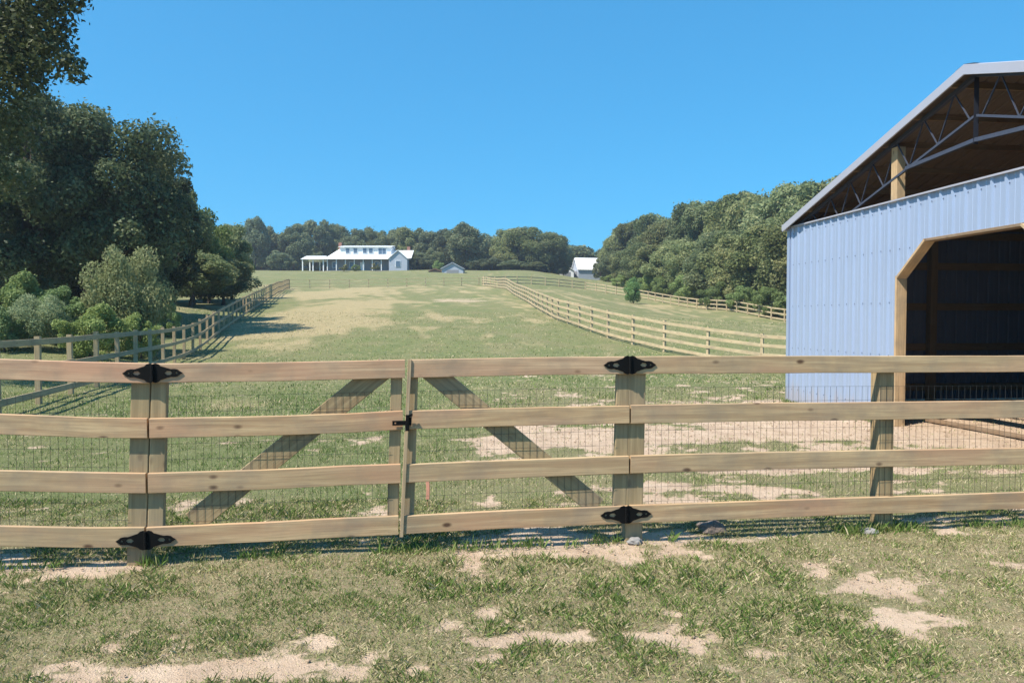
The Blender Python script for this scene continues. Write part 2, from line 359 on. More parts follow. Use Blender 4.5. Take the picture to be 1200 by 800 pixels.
def band(y0, y1, dens, h, w, k, slope=.82, pad=1.0):
    A = (y1 - y0) * ((slope * y1 + pad) + (slope * y0 + pad)); n = int(A * dens * 1.0)
    y = np.sqrt(RNG.uniform(0, 1, n) * ((y1 + 1)**2 - (y0 + 1)**2) + (y0 + 1)**2) - 1
    x = RNG.uniform(-1, 1, n) * (slope * y + pad)
    # clumping
    cl = fbm(x * 6, y * 6, 71, 3); d, dr = masks(x, y)
    keep = RNG.uniform(0, 1, n) < np.clip((1.0 - 1.05 * d), .12, 1) * (.6 + .4 * ss(.38, .6, cl))
    x, y, d, dr, cl = x[keep], y[keep], d[keep], dr[keep], cl[keep]; n = len(x)
    patch = fbm(x * 1.1, y * 1.1, 81, 4)
    hh = h * RNG.uniform(.4, 1.3, n) * (.8 + .4 * ss(.4, .62, cl)) * (.75 + .6 * ss(.35, .75, patch)) * (1 - .5 * d)
    pk = np.zeros(n)
    for p in GREENP[:5] + [(330, 520, 3, 2, .5), (200, 540, 2, 2, .6), (300, 470, 4, 3, .8), (850, 460, 4, 3, .5)]: pk = pk + ell(x, y, *p)
    t = RNG.normal(.45, .24, n) - .25 * (ss(.4, .62, cl) - .5) + .12 * ss(14, 35, y) + dr * .33 - (patch - .5) * .55 + d * .2 - pk * .35 + .05
    straw = RNG.uniform(0, 1, n) < (.42 - .22 * np.clip(pk, 0, 1)); t = np.where(straw, RNG.uniform(.7, 1, n), t)
    lean = np.clip(RNG.normal(.6, .22, n), .1, .97); lean = np.where(straw, RNG.uniform(.7, .99, n), lean)
    V, T = blades(x, y, hh, w * RNG.uniform(.6, 1.3, n), np.clip(t, 0, 1), lean, k)
    return V, T
def grass_obj(name, parts, k, label):
    V = np.concatenate([p[0] for p in parts]); T = np.concatenate([p[1] for p in parts])
    me = npmesh(name, V, np.arange(len(V)).reshape(-1, k), k, M['blade'], {'tint': T})
    o = bpy.data.objects.new(name, me); COL.objects.link(o); tag(o, label, 'grass', kind='stuff'); return o
grass_obj('grass', [band(2.3, 4.2, 13000, .034, .0020, 4), band(4.2, 6.4, 8000, .040, .0027, 4)], 4, 'short trampled grass with straw in front of and under the board gate')
grass_obj('pasture_grass', [band(6.4, 10, 1700, .048, .0042, 3), band(10, 16, 600, .055, .008, 3), band(16, 28, 190, .06, .013, 3), band(28, 50, 45, .065, .022, 3)], 3, 'green pasture grass growing behind the board gate and up the hill')

# longer weeds where nothing mows: along the barn wall and round the posts
def weeds(pts, spread, n, h, w, name, label):
    pts = np.array(pts); i = RNG.integers(0, len(pts), n); x = pts[i, 0] + RNG.normal(0, spread, n); y = pts[i, 1] + RNG.normal(0, spread, n)
    k = fbm(x * 2.2, y * 2.2, 77, 3) > .47; x, y = x[k], y[k]; n = len(x)
    V, T = blades(x, y, h * RNG.uniform(.3, 1.2, n), w * RNG.uniform(.6, 1.3, n), np.clip(RNG.normal(.3, .2, n), 0, 1), np.clip(RNG.normal(.45, .25, n), .05, .95), 4)
    return V, T
wl = [(5.43 - .14 + .112 * t, 14.17 - .9937 * t) for t in np.linspace(0, 3.1, 50)] + [(x, 4.70 + (x + 2.35) * .1425 + .02) for x in np.linspace(-3.6, 4.3, 160)]
ff = [(X_at(px, Yd), Yd) for px, Yd in [(1030, 5.5), (1048, 5.52), (147, 4.72), (760, 5.2), (800, 5.1), (870, 5.2), (1000, 5.4)]]
grass_obj('weeds', [weeds(wl, .035, 3800, .085, .0035, '', ''), weeds(ff, .05, 700, .10, .0035, '', '')], 4, 'longer weeds along the foot of the board fence and the barn wall')
# stones and clods on the bare dirt
def pebbles(n):
    y = np.sqrt(RNG.uniform(2.4**2, 15**2, n)); x = RNG.uniform(-1, 1, n) * (.8 * y + 1); d, _ = masks(x, y); k = d > .45; x, y = x[k], y[k]; n = len(x); z = H(x, y)
    r = ((.003) + .007 * RNG.uniform(0, 1, n)**4) * (1 + y / 12); o = np.array([[1, 0, 0], [-1, 0, 0], [0, 1, 0], [0, -1, 0], [0, 0, .7], [0, 0, -.5]])
    V = np.stack([x, y, z], 1)[:, None, :] + o[None] * r[:, None, None] * RNG.uniform(.55, 1.3, (n, 6, 1))
    f = np.array([[0, 2, 4], [2, 1, 4], [1, 3, 4], [3, 0, 4], [2, 0, 5], [1, 2, 5], [3, 1, 5], [0, 3, 5]])
    Fc = (f[None] + (np.arange(n) * 6)[:, None, None]).reshape(-1, 3)
    me = npmesh('pebbles', V.reshape(-1, 3), Fc, 3, M['clod']); o = bpy.data.objects.new('pebbles', me); COL.objects.link(o); tag(o, 'pebbles and dirt clods on the bare patches', 'pebbles', kind='stuff')
pebbles(30000)

# ------------------------------------------------------------------ trees
def leafcloud(C, R, n, size, up=.25, flat=1.0, shell=.55):
    """C (k,3) clump centres, R (k,) radii -> verts, faces, tint"""
    k = len(C); wts = R**2 / (R**2).sum(); ci = RNG.choice(k, n, p=wts)
    d = RNG.normal(size=(n, 3)); d /= np.linalg.norm(d, axis=1)[:, None]
    d[:, 2] = np.where(RNG.uniform(0, 1, n) < up, np.abs(d[:, 2]), d[:, 2])
    rr = R[ci] * (shell + (1.08 - shell) * RNG.uniform(0, 1, n)**.7)
    rr = np.where(RNG.uniform(0, 1, n) < .07, rr * RNG.uniform(1.05, 1.4, n), rr)
    P = C[ci] + d * rr[:, None] * np.array([1, 1, flat])
    nn = d * .7 + RNG.normal(size=(n, 3)) * .6; nn /= np.linalg.norm(nn, axis=1)[:, None]
    t = np.cross(nn, RNG.normal(size=(n, 3))); t /= np.linalg.norm(t, axis=1)[:, None]; b = np.cross(nn, t)
    s = size * RNG.uniform(.55, 1.35, n)[:, None]
    V = np.stack([P - t * s, P + b * s * .55, P + t * s, P - b * s * .55], 1)
    clt = RNG.uniform(.2, .75, k)
    T = np.clip(clt[ci] + RNG.normal(0, .16, n), 0, 1)
    return V.reshape(-1, 3), np.repeat(T, 4)
def crown_clumps(rx, ry, rz, zc, k, rfrac=(.2, .38), low=-1.0, taper=0.0, seed=0):
    r = np.random.default_rng(seed); d = r.normal(size=(k, 3)); d /= np.linalg.norm(d, axis=1)[:, None]
    d[:, 2] = np.clip(d[:, 2], low, 1)
    rad = r.uniform(.35, .88, k)**.6 * (1 + .12 * np.sin(d[:, 0] * 5 + seed))
    C = d * rad[:, None] * np.array([rx, ry, rz])
    if taper: C[:, :2] *= (1 - taper * (C[:, 2] / rz * .5 + .5))[:, None]
    C[:, 2] += zc
    R = r.uniform(rfrac[0], rfrac[1], k) * min(rx, rz) * (1.15 - .3 * rad)
    return C, R
def limbs(mb, base, h, r0, tips, seg=7):
    base = Vector(base)
    def tube(pts, rs, n=8):
        b = len(mb.v)
        for i, p in enumerate(pts):
            dirv = (pts[min(i + 1, len(pts) - 1)] - pts[max(i - 1, 0)]).normalized()
            a = dirv.orthogonal().normalized(); c = dirv.cross(a)
            for j in range(n):
                t = 2 * math.pi * j / n; mb.v.append(tuple(p + (a * math.cos(t) + c * math.sin(t)) * rs[i]))
        for i in range(len(pts) - 1):
            for j in range(n):
                k = (j + 1) % n; mb.face((b + i * n + j, b + i * n + k, b + (i + 1) * n + k, b + (i + 1) * n + j))
    top = base + Vector((random.uniform(-.04, .04) * h, random.uniform(-.04, .04) * h, h))
    pts = [base.lerp(top, i / seg) + Vector((random.uniform(-1, 1), random.uniform(-1, 1), 0)) * .012 * h * (i > 0) for i in range(seg + 1)]
    tube(pts, [r0 * (1.35 if i == 0 else 1) * (1 - .8 * i / seg) for i in range(seg + 1)])
    for tp in tips:
        tp = Vector(tp); z0 = min(max(.3, (tp.z - base.z) * .5 / h), .85); st = base.lerp(top, z0)
        mid = st.lerp(tp, .5) + Vector((0, 0, -.04 * h)); rr = r0 * (1 - .8 * z0) * .55
        tube([st, st.lerp(mid, .5) + Vector((0, 0, .01 * h)), mid, mid.lerp(tp, .55) + Vector((0, 0, .02 * h)), tp], [rr, rr * .8, rr * .6, rr * .4, rr * .15], 6)
def make_tree(name, label, cat, leafm, rx, rz, zc, h, k, n, size, seed, r0=None, low=-1, taper=0., extra=None, rfrac=(.2, .38), group=None, shell=.55, ry=None):
    root = empty(name, (0, 0, 0), label, cat, group)
    C, R = crown_clumps(rx, ry or rx, rz, zc, k, rfrac, low, taper, seed)
    if extra is not None:
        C = np.concatenate([C, np.array([e[:3] for e in extra], float)]); R = np.concatenate([R, np.array([e[3] for e in extra], float)])
    V, T = leafcloud(C, R, n, size, shell=shell)
    if V[:, 2].min() < .02:
        V[:, 2] = np.where(V[:, 2] < .05, .05 + .1 * np.abs(V[:, 2]), V[:, 2])
    me = npmesh('crown', V, np.arange(len(V)).reshape(-1, 4), 4, leafm, {'tint': T})
    o = bpy.data.objects.new('crown', me); COL.objects.link(o); o.parent = root
    mb = MB(); order = np.argsort(-R)[:min(9, len(R))]
    limbs(mb, (0, 0, -.3), h * .82, r0 or h * .022, [tuple(C[i]) for i in order])
    tr = mb.build('trunk', M['bark'], root, smooth=True)
    return root
def kids(o): return [c for c in bpy.data.objects if c.parent == o]
def dup(root, loc, rz=0, sc_=(1, 1, 1), label=None, group=None, ch=None):
    r = root.copy(); COL.objects.link(r); r.location = loc; r.rotation_euler = (0, 0, rz); r.scale = sc_
    if label: r['label'] = label
    if group: r['group'] = group
    for c in (ch if ch is not None else kids(root)):
        d = c.copy(); COL.objects.link(d); d.parent = r
    return r
def place(o, loc, rz=0, s=(1, 1, 1)): o.location = loc; o.rotation_euler = (0, 0, rz); o.scale = s

# prototypes, unit height 10 (crown from near the ground up)
protos = {}
def proto(key, name, mat, seed, rx=3.6, rz=4.4, zc=5.4, k=40, n=15000, size=.21, taper=.15, rfrac=(.2, .36), cat='tree', low=-1):
    r = make_tree(name, 'tree', cat, M[mat], rx, rz, zc, 10, k, n, size, seed, r0=.2, taper=taper, rfrac=rfrac, low=low)
    protos[key] = dict(root=r, ch=kids(r), used=False, rx=rx)
for i in range(4): proto('mid%d' % i, 'broadleaf_tree', 'leaf_mid', 100 + i, rx=3.4 + .3 * (i % 3), k=42 + 5 * i, n=26000, size=.155)
for i in range(3): proto('blue%d' % i, 'broadleaf_tree', 'leaf_blue', 200 + i, rx=3.7, k=38, n=15000, size=.19)
proto('pine', 'pine_tree', 'leaf_blue', 300, rx=2.5, rz=4.6, zc=5.3, taper=.75, k=46, n=8000, size=.2, rfrac=(.16, .3))
proto('shrub', 'shrub', 'leaf_weed', 310, rx=5.5, rz=4.6, zc=4.6, k=30, n=12000, size=.22, cat='shrub', low=-.9, taper=0)
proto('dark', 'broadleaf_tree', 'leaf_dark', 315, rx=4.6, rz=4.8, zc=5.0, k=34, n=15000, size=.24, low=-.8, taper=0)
proto('pale', 'shrub', 'leaf_pale', 320, rx=5.4, rz=4.6, zc=4.9, k=36, n=22000, size=.17, cat='shrub', low=-.9, rfrac=(.32, .48), taper=0)
proto('bright', 'broadleaf_tree', 'leaf_bright', 330, rx=3.6, rz=4.5, zc=5.2, k=40, n=13000, size=.19)
proto('gold', 'shrub', 'leaf_gold', 340, rx=5, rz=4.6, zc=4.7, k=16, n=1800, size=.5, cat='shrub', low=-.5, taper=0)
proto('cedar', 'round_cedar', 'leaf_cedar', 350, rx=4.2, rz=4.6, zc=4.7, k=60, n=16000, size=.2, taper=.2, cat='bush', low=-.95)
def tree_at(key, px, Y, top, wpx, label, group=None, dz=0, name=None, cat=None):
    """stand a tree at depth Y; its top and width match what the photograph shows there"""
    X = X_at(px, Y); z = Hs(X, Y) + dz; ztop = at(px, top, Y).z; h = max(ztop - z, .5); w = wpx * Y / F * (1.22 if key[:3] in ('mid', 'blu') else 1.0)
    p = protos[key]; s = (w / (2 * p['rx'] * 1.02), w / (2 * p['rx'] * 1.02), h / 10.1)
    rz = random.uniform(0, 6.28)
    if not p['used']:
        p['used'] = True; o = p['root']; place(o, (X, Y, z), rz, s)
    else: o = dup(p['root'], (X, Y, z), rz, s, ch=p['ch'])
    o['label'] = label
    if group: o['group'] = group
    if cat: o['category'] = cat
    return o
# --- right-hand wood: edge row and rows behind it
G = 'trees of the wood beyond the right paddock'
LW = ['sunlit broadleaf tree at the front edge of the wood beyond the right paddock', 'broadleaf tree rising from inside the wood beyond the right paddock', 'dark pine standing above the crowns of the right hand wood']
for i, (px, Y, top, w) in enumerate([(1010, 72, 215, 115), (960, 78, 235, 100), (925, 82, 238, 85), (893, 86, 262, 80), (868, 92, 262, 72), (840, 98, 270, 66), (812, 108, 276, 60), (790, 116, 280, 56), (768, 126, 283, 50), (750, 138, 285, 46), (735, 150, 290, 40), (722, 168, 293, 34), (712, 190, 300, 28),
                                    (1070, 70, 205, 120), (1130, 66, 200, 120)]):
    tree_at('mid%d' % (i % 4), px, Y, top, w, LW[0], G)
for i, (px, Y, top, w) in enumerate([(985, 92, 205, 95), (950, 96, 205, 85), (915, 100, 216, 80), (885, 106, 219, 78), (858, 112, 229, 72), (832, 120, 233, 64), (806, 130, 238, 58), (782, 142, 250, 54), (762, 154, 252, 46), (742, 168, 256, 42), (726, 186, 266, 36), (715, 205, 274, 28), (708, 225, 290, 22),
                                    (965, 112, 214, 80), (935, 118, 212, 78), (900, 124, 216, 70), (870, 132, 224, 66), (842, 140, 229, 60), (815, 150, 236, 54), (790, 165, 247, 48), (766, 180, 250, 44), (745, 200, 256, 40), (728, 220, 266, 34),
                                    (1040, 100, 200, 110), (1110, 95, 195, 110), (1180, 90, 190, 110)]):
    tree_at('mid%d' % ((i * 3 + 1) % 4), px, Y, top, w, LW[1], G)
for px, Y, top, w in [(868, 120, 215, 28), (745, 165, 250, 22), (805, 135, 231, 24), (962, 104, 200, 30), (938, 110, 203, 26)]:
    tree_at('pine', px, Y, top, w, LW[2], 'pines of the right hand wood')
for i, (px, Y, top, w) in enumerate([(905, 76, 336, 52), (872, 82, 335, 46), (838, 90, 330, 46), (806, 102, 322, 46), (778, 114, 322, 36), (762, 122, 318, 34), (746, 128, 322, 30), (728, 140, 322, 26), (712, 165, 322, 22), (950, 70, 330, 60)]):
    tree_at('shrub', px, Y, top, w, 'low green shrub along the foot of the wood behind the far paddock fence', 'shrubs along the foot of the wood')
tree_at('cedar', 742, 98, 324, 21, 'small round bright green cedar alone in the right paddock')
tree_at('bright', 768, 118, 312, 30, 'bright green sapling behind the round cedar at the edge of the wood')
# --- tree line behind the farmhouse
G2 = 'trees behind the farmhouse'
for i, (px, Y, top, w, key) in enumerate([(262, 190, 262, 40, 'blue1'), (285, 200, 264, 36, 'blue0'), (300, 185, 251, 30, 'blue2'), (322, 192, 263, 34, 'blue1'), (345, 188, 260, 34, 'blue0'), (370, 205, 254, 36, 'blue2'), (393, 210, 262, 34, 'mid1'), (415, 205, 266, 34, 'blue0'),
                                         (438, 212, 263, 34, 'mid2'), (460, 206, 266, 32, 'blue1'), (482, 200, 263, 36, 'mid0'), (505, 196, 268, 34, 'blue2'), (525, 190, 266, 30, 'blue0'), (565, 205, 276, 30, 'blue1'), (592, 195, 268, 32, 'mid3'), (655, 200, 278, 26, 'blue0'),
                                         (350, 225, 262, 40, 'mid1'), (430, 230, 262, 40, 'blue1'), (470, 232, 264, 40, 'blue0'), (575, 225, 272, 40, 'blue2'), (610, 222, 270, 40, 'blue1'), (640, 226, 272, 36, 'blue0')]):
    tree_at(key, px, Y, top, w, 'broadleaf tree in the dark row behind the white farmhouse and shed', G2)
tree_at('blue2', 545, 182, 259, 46, 'tallest dark round tree, right behind the small blue grey shed', dz=-.5)
tree_at('mid1', 612, 180, 266, 52, 'left one of the two sunlit round trees between shed and far white roof', dz=-.3)
tree_at('mid2', 640, 178, 267, 52, 'right one of the two sunlit round trees, next to the far white roof', dz=-.3)
for px, Y, top, w in [(490, 178, 292, 28), (508, 180, 290, 26), (575, 176, 300, 30), (598, 174, 303, 30), (330, 180, 292, 30), (655, 176, 306, 22), (703, 178, 303, 16), (660, 180, 296, 16), (372, 185, 294, 24), (489, 172, 298, 18), (560, 176, 304, 24), (625, 172, 306, 30)]:
    tree_at('blue1', px, Y, top, w, 'low dark tree filling the foot of the row behind the farmhouse', 'low trees behind the farmhouse')
for px, top, lab in [(403, 309, 'yellow green shrub at the left end of the farmhouse porch'), (441, 308, 'golden yellow shrub in front of the right end of the farmhouse porch')]:
    tree_at('gold', px, 163, top, 12, lab)
tree_at('shrub', 418, 164, 310, 14, 'small dark green shrub between the two yellow farmhouse shrubs')
tree_at('shrub', 514, 160, 305, 16, 'pale green shrub beside the left wall of the blue grey shed')
for i in range(16):
    tree_at('blue%d' % (i % 3), 250 + i * 29, 214 + (i % 3) * 5, 286, 60, 'broadleaf tree in the dark row behind the white farmhouse and shed', G2, dz=-2)
# --- left: mid distance and fill
for (px, Y, top, w, key, lab) in [(272, 66, 262, 46, 'mid3', 'rounded tree at the right end of the left hand trees'), (246, 60, 246, 60, 'bright', 'yellow green tree second from the right end of the left hand trees'),
                                  (228, 56, 222, 62, 'bright', 'yellow green tree catching the sun behind the big dark oak'), (205, 52, 205, 70, 'mid0', 'tree with brownish green crown between oak and yellow green tree'),
                                  (262, 58, 298, 66, 'mid2', 'low spreading tree touching the ground at the right end of the left trees'), (225, 50, 290, 80, 'mid1', 'low round tree under the tall yellow green tree')]:
    tree_at(key, px, Y, top, w, lab)
for i, (px, Y, top, w) in enumerate([(180, 62, 200, 90), (130, 60, 190, 100), (70, 58, 180, 110), (10, 56, 170, 120), (-60, 50, 150, 130), (-140, 48, 140, 150), (200, 85, 235, 60), (-250, 45, 120, 170), (-40, 75, 180, 90), (100, 80, 200, 90)]):
    tree_at('blue%d' % (i % 3), px, Y, top, w, 'tree deep in the shade behind the big dark oaks at left', 'trees behind the left oaks')
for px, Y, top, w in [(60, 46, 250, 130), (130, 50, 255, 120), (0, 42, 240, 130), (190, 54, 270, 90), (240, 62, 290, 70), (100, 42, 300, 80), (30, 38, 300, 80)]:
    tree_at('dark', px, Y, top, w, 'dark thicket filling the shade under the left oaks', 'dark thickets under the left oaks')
tree_at('pale', 150, 28.5, 289, 92, 'pale grey green willow shrub below the big dark oak', dz=-.1)
tree_at('pale', 42, 26, 345, 66, 'small pale grey green shrub behind the left paddock fence, left of the weeds', dz=0)
for px, Y, top, w, lab in [(105, 25.5, 356, 84, 'bright green weeds heaped at the foot of the willow shrub'), (5, 25, 355, 60, 'green weeds at the left picture edge behind the paddock fence'), (165, 27, 366, 56, 'low green weeds right under the pale willow shrub'), (75, 28, 335, 74, 'taller green shrub between the pale shrub and the willow'), (196, 34, 355, 34, 'small green shrub at the right foot of the willow'), (15, 28.5, 318, 80, 'wide green shrub in the shade under the leftmost oak')]:
    tree_at('shrub', px, Y, top, w, lab, 'weeds and shrubs behind the left paddock fence')
# --- the big dark oaks, each grown on its own
def big_oak(px, Y, top, wpx, n, size, seed, label, k=60, low=.02, extra=None, zlow=.28):
    X = X_at(px, Y); z = Hs(X, Y); h = at(px, top, Y).z - z; R = wpx * Y / F / 2
    rz = h * (1 - zlow) / 2 * 1.0
    o = make_tree('oak_tree', label, 'tree', M['leaf_dark'], R * .95, rz * .92, h - rz, h, k, n, size, seed, r0=h * .028, taper=.1, rfrac=(.16, .30), shell=.35, extra=extra)
    o.location = (X, Y, z); return o
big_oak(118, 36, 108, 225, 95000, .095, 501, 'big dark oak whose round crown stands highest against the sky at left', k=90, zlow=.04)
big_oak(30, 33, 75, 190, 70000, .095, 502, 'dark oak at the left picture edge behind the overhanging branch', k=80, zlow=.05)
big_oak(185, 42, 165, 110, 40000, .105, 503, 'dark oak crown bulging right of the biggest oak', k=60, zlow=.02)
# nearest oak: trunk beyond the left edge, boughs reaching into the top left corner
X0, Y0 = -15.4, 17.5; z0 = Hs(X0, Y0)
ex = []
for (px, py, Y, r) in [(20, 20, 17, .8), (48, 12, 16.5, .65), (72, 5, 16.6, .5), (30, 60, 17, .75), (60, 62, 16.8, .55), (80, 78, 16.6, .38), (92, 88, 16.5, .22), (5, 100, 17, .8), (40, 95, 17.2, .4), (70, 40, 16.8, .35), (0, 50, 17.5, 1.1), (85, -12, 16.8, .5), (50, -30, 17, .9), (8, 150, 17.4, .8), (4, 210, 17.5, .6)]:
    p = at(px, py, Y); ex.append((p.x - X0, p.y - Y0, p.z - z0, r))
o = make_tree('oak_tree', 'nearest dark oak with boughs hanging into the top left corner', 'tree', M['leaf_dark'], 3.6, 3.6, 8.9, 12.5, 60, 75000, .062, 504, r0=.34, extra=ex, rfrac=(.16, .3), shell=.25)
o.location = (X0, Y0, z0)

# ------------------------------------------------------------------ front fence and double gate
SL = .1425  # the fence line runs slightly away to the right
FX, FY = -2.35, 4.70
DV = Vector((1, SL, 0)).normalized(); NV = Vector((SL, -1, 0)).normalized()    # NV faces the camera
P0 = Vector((FX, FY, 0))
def onf(px, py, off=0.0):
    """where the ray through a pixel meets the fence plane (shifted off metres away from the camera)"""
    r = ray(px, py); o = Vector((0, 0, CZ)); q = P0 - NV * off
    k = (q - o).dot(NV) / r.dot(NV); return o + r * k
TOPS = {  # px: (top,bottom) of four boards
    -400: [(417, 442.5), (483, 508), (551, 577), (619, 645)],
    0: [(420.5, 444.5), (485, 509), (551, 575), (616, 640)],
    100: [(424, 448), (489, 512.5), (553.5, 577.5), (618.3, 641.5)],
    175: [(425.5, 448.8), (490, 513.5), (554.5, 577.8), (618, 641)],
    300: [(425, 447), (488, 511), (550.5, 574), (612.5, 635.5)],
    400: [(423, 444.5), (485, 507.5), (546, 569), (607, 629.5)],
    475: [(421.5, 442.5), (481.5, 503), (544, 565.5), (604, 626)],
    600: [(419, 440), (478, 499), (539, 560), (598, 618.5)],
    740: [(417.5, 438), (475, 496), (534, 554.5), (592.5, 612.5)],
    900: [(417.3, 437), (472.5, 493), (530, 549.5), (587, 606.5)],
    1040: [(417, 436.5), (471, 491.5), (527.5, 547), (582, 601.5)],
    1200: [(416.5, 436), (469, 490), (524.5, 544), (576, 596)],
    1700: [(415, 432.5), (463, 482), (512, 531), (560, 578)]}
KX = sorted(TOPS)
def rail_z(i, px):
    a = [TOPS[k][i][0] for k in KX]; b = [TOPS[k][i][1] for k in KX]
    return np.interp(px, KX, a), np.interp(px, KX, b)
RT = .030   # board thickness
def make_rail(i, x0, x1, parent, gap=1.0):
    """board i from pixel column x0 to x1, as a gently bowed plank"""
    n = max(3, int(abs(x1 - x0) / 30)); pts = []; hh = []
    for j in range(n + 1):
        px = x0 + (x1 - x0) * j / n; a, b = rail_z(i, px); p = onf(px, (a + b) / 2); q = onf(px, a); r = onf(px, b)
        pts.append(p - NV * (RT / 2) + Vector((0, 0, random.uniform(-.0012, .0012)))); hh.append((q - r).length / 2)
    mb = MB(); h = sum(hh) / len(hh)
    mb.prism(pts, NV * (RT / 2), (0, 0, h), ch=.0035)
    ob = mb.build('rail', M['toprail'] if i == 0 and -100 < (x0 + x1) / 2 < 760 else M['rail'], parent)
    return ob
def make_post(px0, px1, ytop, ybot, parent, name='post', depth=.09, off=RT + .006, pb0=None, pb1=None, mat='post'):
    """upright behind the boards between two pixel columns (separate columns at its foot when it leans)"""
    pb0 = px0 if pb0 is None else pb0; pb1 = px1 if pb1 is None else pb1
    tl, tr = onf(px0, ytop, off), onf(px1, ytop, off); bl, br = onf(pb0, ybot, off), onf(pb1, ybot, off)
    w = (tr - tl).length / 2; ct = (tl + tr) / 2 - NV * depth / 2; cb = (bl + br) / 2 - NV * depth / 2
    mb = MB(); mb.prism([cb, cb.lerp(ct, .5), ct], DV * w, NV * (depth / 2), ch=.005)
    return mb.build(name, M[mat], parent)
def make_mesh(px0, px1, parent, ytop_fac=.42, drop=.05, seed=0):
    """welded wire mesh between boards and posts; 2 x 4 inch cells"""
    a = onf(px0, 500, RT + .003); b = onf(px1, 500, RT + .003); L = (b - a).length; off = RT + .003
    mb = MB(); r = .0008
    q1, q2 = onf(px0, rail_z(0, px0)[1] + 16, off).z, onf(px1, rail_z(0, px1)[1] + 16, off).z
    b1, b2 = onf(px0, rail_z(3, px0)[1], off).z - drop, onf(px1, rail_z(3, px1)[1], off).z - drop
    n = int(L / .0508)
    for j in range(n + 1):
        t = (j + .5) / (n + 1); p = a.lerp(b, t); ztop = q1 + (q2 - q1) * t; zb = b1 + (b2 - b1) * t
        wob = [random.uniform(-.004, .004) for _ in range(4)]
        mb.prism([Vector((p.x, p.y, zb)) + DV * wob[0], Vector((p.x, p.y, zb + (ztop - zb) * .4)) + DV * wob[1], Vector((p.x, p.y, ztop)) + DV * wob[2]], DV * r, NV * r, cap=False)
    m = int((q1 - b1) / .1016)
    for j in range(m + 1):
        f = 1 - j / m
        pts = [Vector((a.lerp(b, t).x, a.lerp(b, t).y, (b1 + (b2 - b1) * t) + ((q1 + (q2 - q1) * t) - (b1 + (b2 - b1) * t)) * f + random.uniform(-.002, .002))) + NV * .003 for t in np.linspace(0, 1, 7)]
        mb.prism(pts, Vector((0, 0, r)), NV * r, cap=False)
    return mb.build('wire_mesh', M['wire'], parent)

# left run
pb = onf(60, 660); fl = empty('board_fence', (pb.x, pb.y, 0), 'short run of four board fence left of the gate with wire mesh', 'fence', 'board fence runs beside the gate')
for i in range(4):
    make_rail(i, -5, 173.6 - i * 1.6 + (.8 if i == 0 else 0), fl); make_rail(i, -400, -7.5, fl)
make_post(154, 176.5, 428, 667, fl, pb0=147, pb1=171.5, depth=.11)
make_post(-130, -108, 424, 672, fl, depth=.11)
make_mesh(-400, 150, fl)
# left leaf
pg = onf(325, 640); gl = empty('wooden_gate', (pg.x, pg.y, .1), 'left leaf of the double board gate, its brace rising to the right', 'gate', 'leaves of the double gate')
pg = onf(600, 630); gr_ = empty('wooden_gate', (pg.x, pg.y, .1), 'right leaf of the double board gate, its brace falling to the right', 'gate', 'leaves of the double gate')
for i in range(4):
    sx = 176.4 - i * 1.6 + (.8 if i == 0 else 0); cx = 479 - i * 2.6
    make_rail(i, sx, cx - 4.5, gl)
    make_rail(i, cx + 1.8, 738.2 - i * .6, gr_)
make_post(177.5, 196.5, 430, 640, gl, 'stile', .045, pb0=173, pb1=190)
make_post(458.5, 472, 425, 626, gl, 'stile', .045, pb0=453.5, pb1=466)
make_post(478, 490.5, 425, 624, gr_, 'stile', .045, pb0=471, pb1=486)
make_post(723.5, 738.5, 421, 612, gr_, 'stile', .045, pb0=719, pb1=733)
def make_brace(p0, p1, wpx, parent):
    off = RT + .006; a = onf(*p0, off); b = onf(*p1, off); d = (b - a).normalized(); s = d.cross(NV).normalized()
    w = wpx / 2 * 4.75 / F
    mb = MB(); n = 4; pts = [a.lerp(b, t / n) - NV * .019 for t in range(n + 1)]
    mb.prism(pts, s * w, NV * .018, ch=.004); mb.build('brace', M['post'], parent)
make_brace((452, 430), (226, 612), 27, gl)
make_brace((500, 431), (700, 594), 25, gr_)
make_mesh(196, 458, gl); make_mesh(490, 722, gr_)
# light batten closing the meeting gap (fixed to the left leaf)
a = onf(480.3, 421.3); b = onf(470.5, 628.5)
mb = MB(); mb.prism([b + NV * .0, a + NV * .0], DV * .0125, NV * .010, ch=.002); mb.build('batten', M['batten'], gl)
# hinges
def plate(name, outline, holes, center, parent, scale, th=.006, mat='iron', off=.0):
    bm = bmesh.new(); 
    def loop(pts):
        vs = [bm.verts.new((x * scale, 0, y * scale)) for x, y in pts]
        return [bm.edges.new((vs[i], vs[(i + 1) % len(vs)])) for i in range(len(vs))]
    ed = loop(outline)
    for h in holes: ed += loop(h)
    bmesh.ops.triangle_fill(bm, use_beauty=True, use_dissolve=False, edges=ed)
    r = bmesh.ops.extrude_face_region(bm, geom=list(bm.faces)); 
    bmesh.ops.translate(bm, verts=[v for v in r['geom'] if isinstance(v, bmesh.types.BMVert)], vec=(0, -th, 0))
    rot = Matrix.Rotation(math.atan(SL), 4, 'Z')
    bmesh.ops.transform(bm, matrix=Matrix.Translation(center + NV * (.0015 + off) - ORG[parent.name]) @ rot, verts=bm.verts)
    bmesh.ops.recalc_face_normals(bm, faces=bm.faces)
    me = bpy.data.meshes.new(name); bm.to_mesh(me); bm.free(); me.materials.append(M[mat])
    o = bpy.data.objects.new(name, me); COL.objects.link(o); o.parent = parent; ORG[o.name] = ORG[parent.name]; return o
def ringp(cx, cy, r, n=10): return [(cx + r * math.cos(2 * math.pi * i / n), cy + r * math.sin(2 * math.pi * i / n)) for i in range(n)]
half = [(0, 10.5), (3, 11.5), (6.5, 10.5), (9, 8), (12, 7.2), (16, 5.8), (20, 4.6), (24, 4.8), (28, 4.0), (30, 2.2), (33.5, 0)]
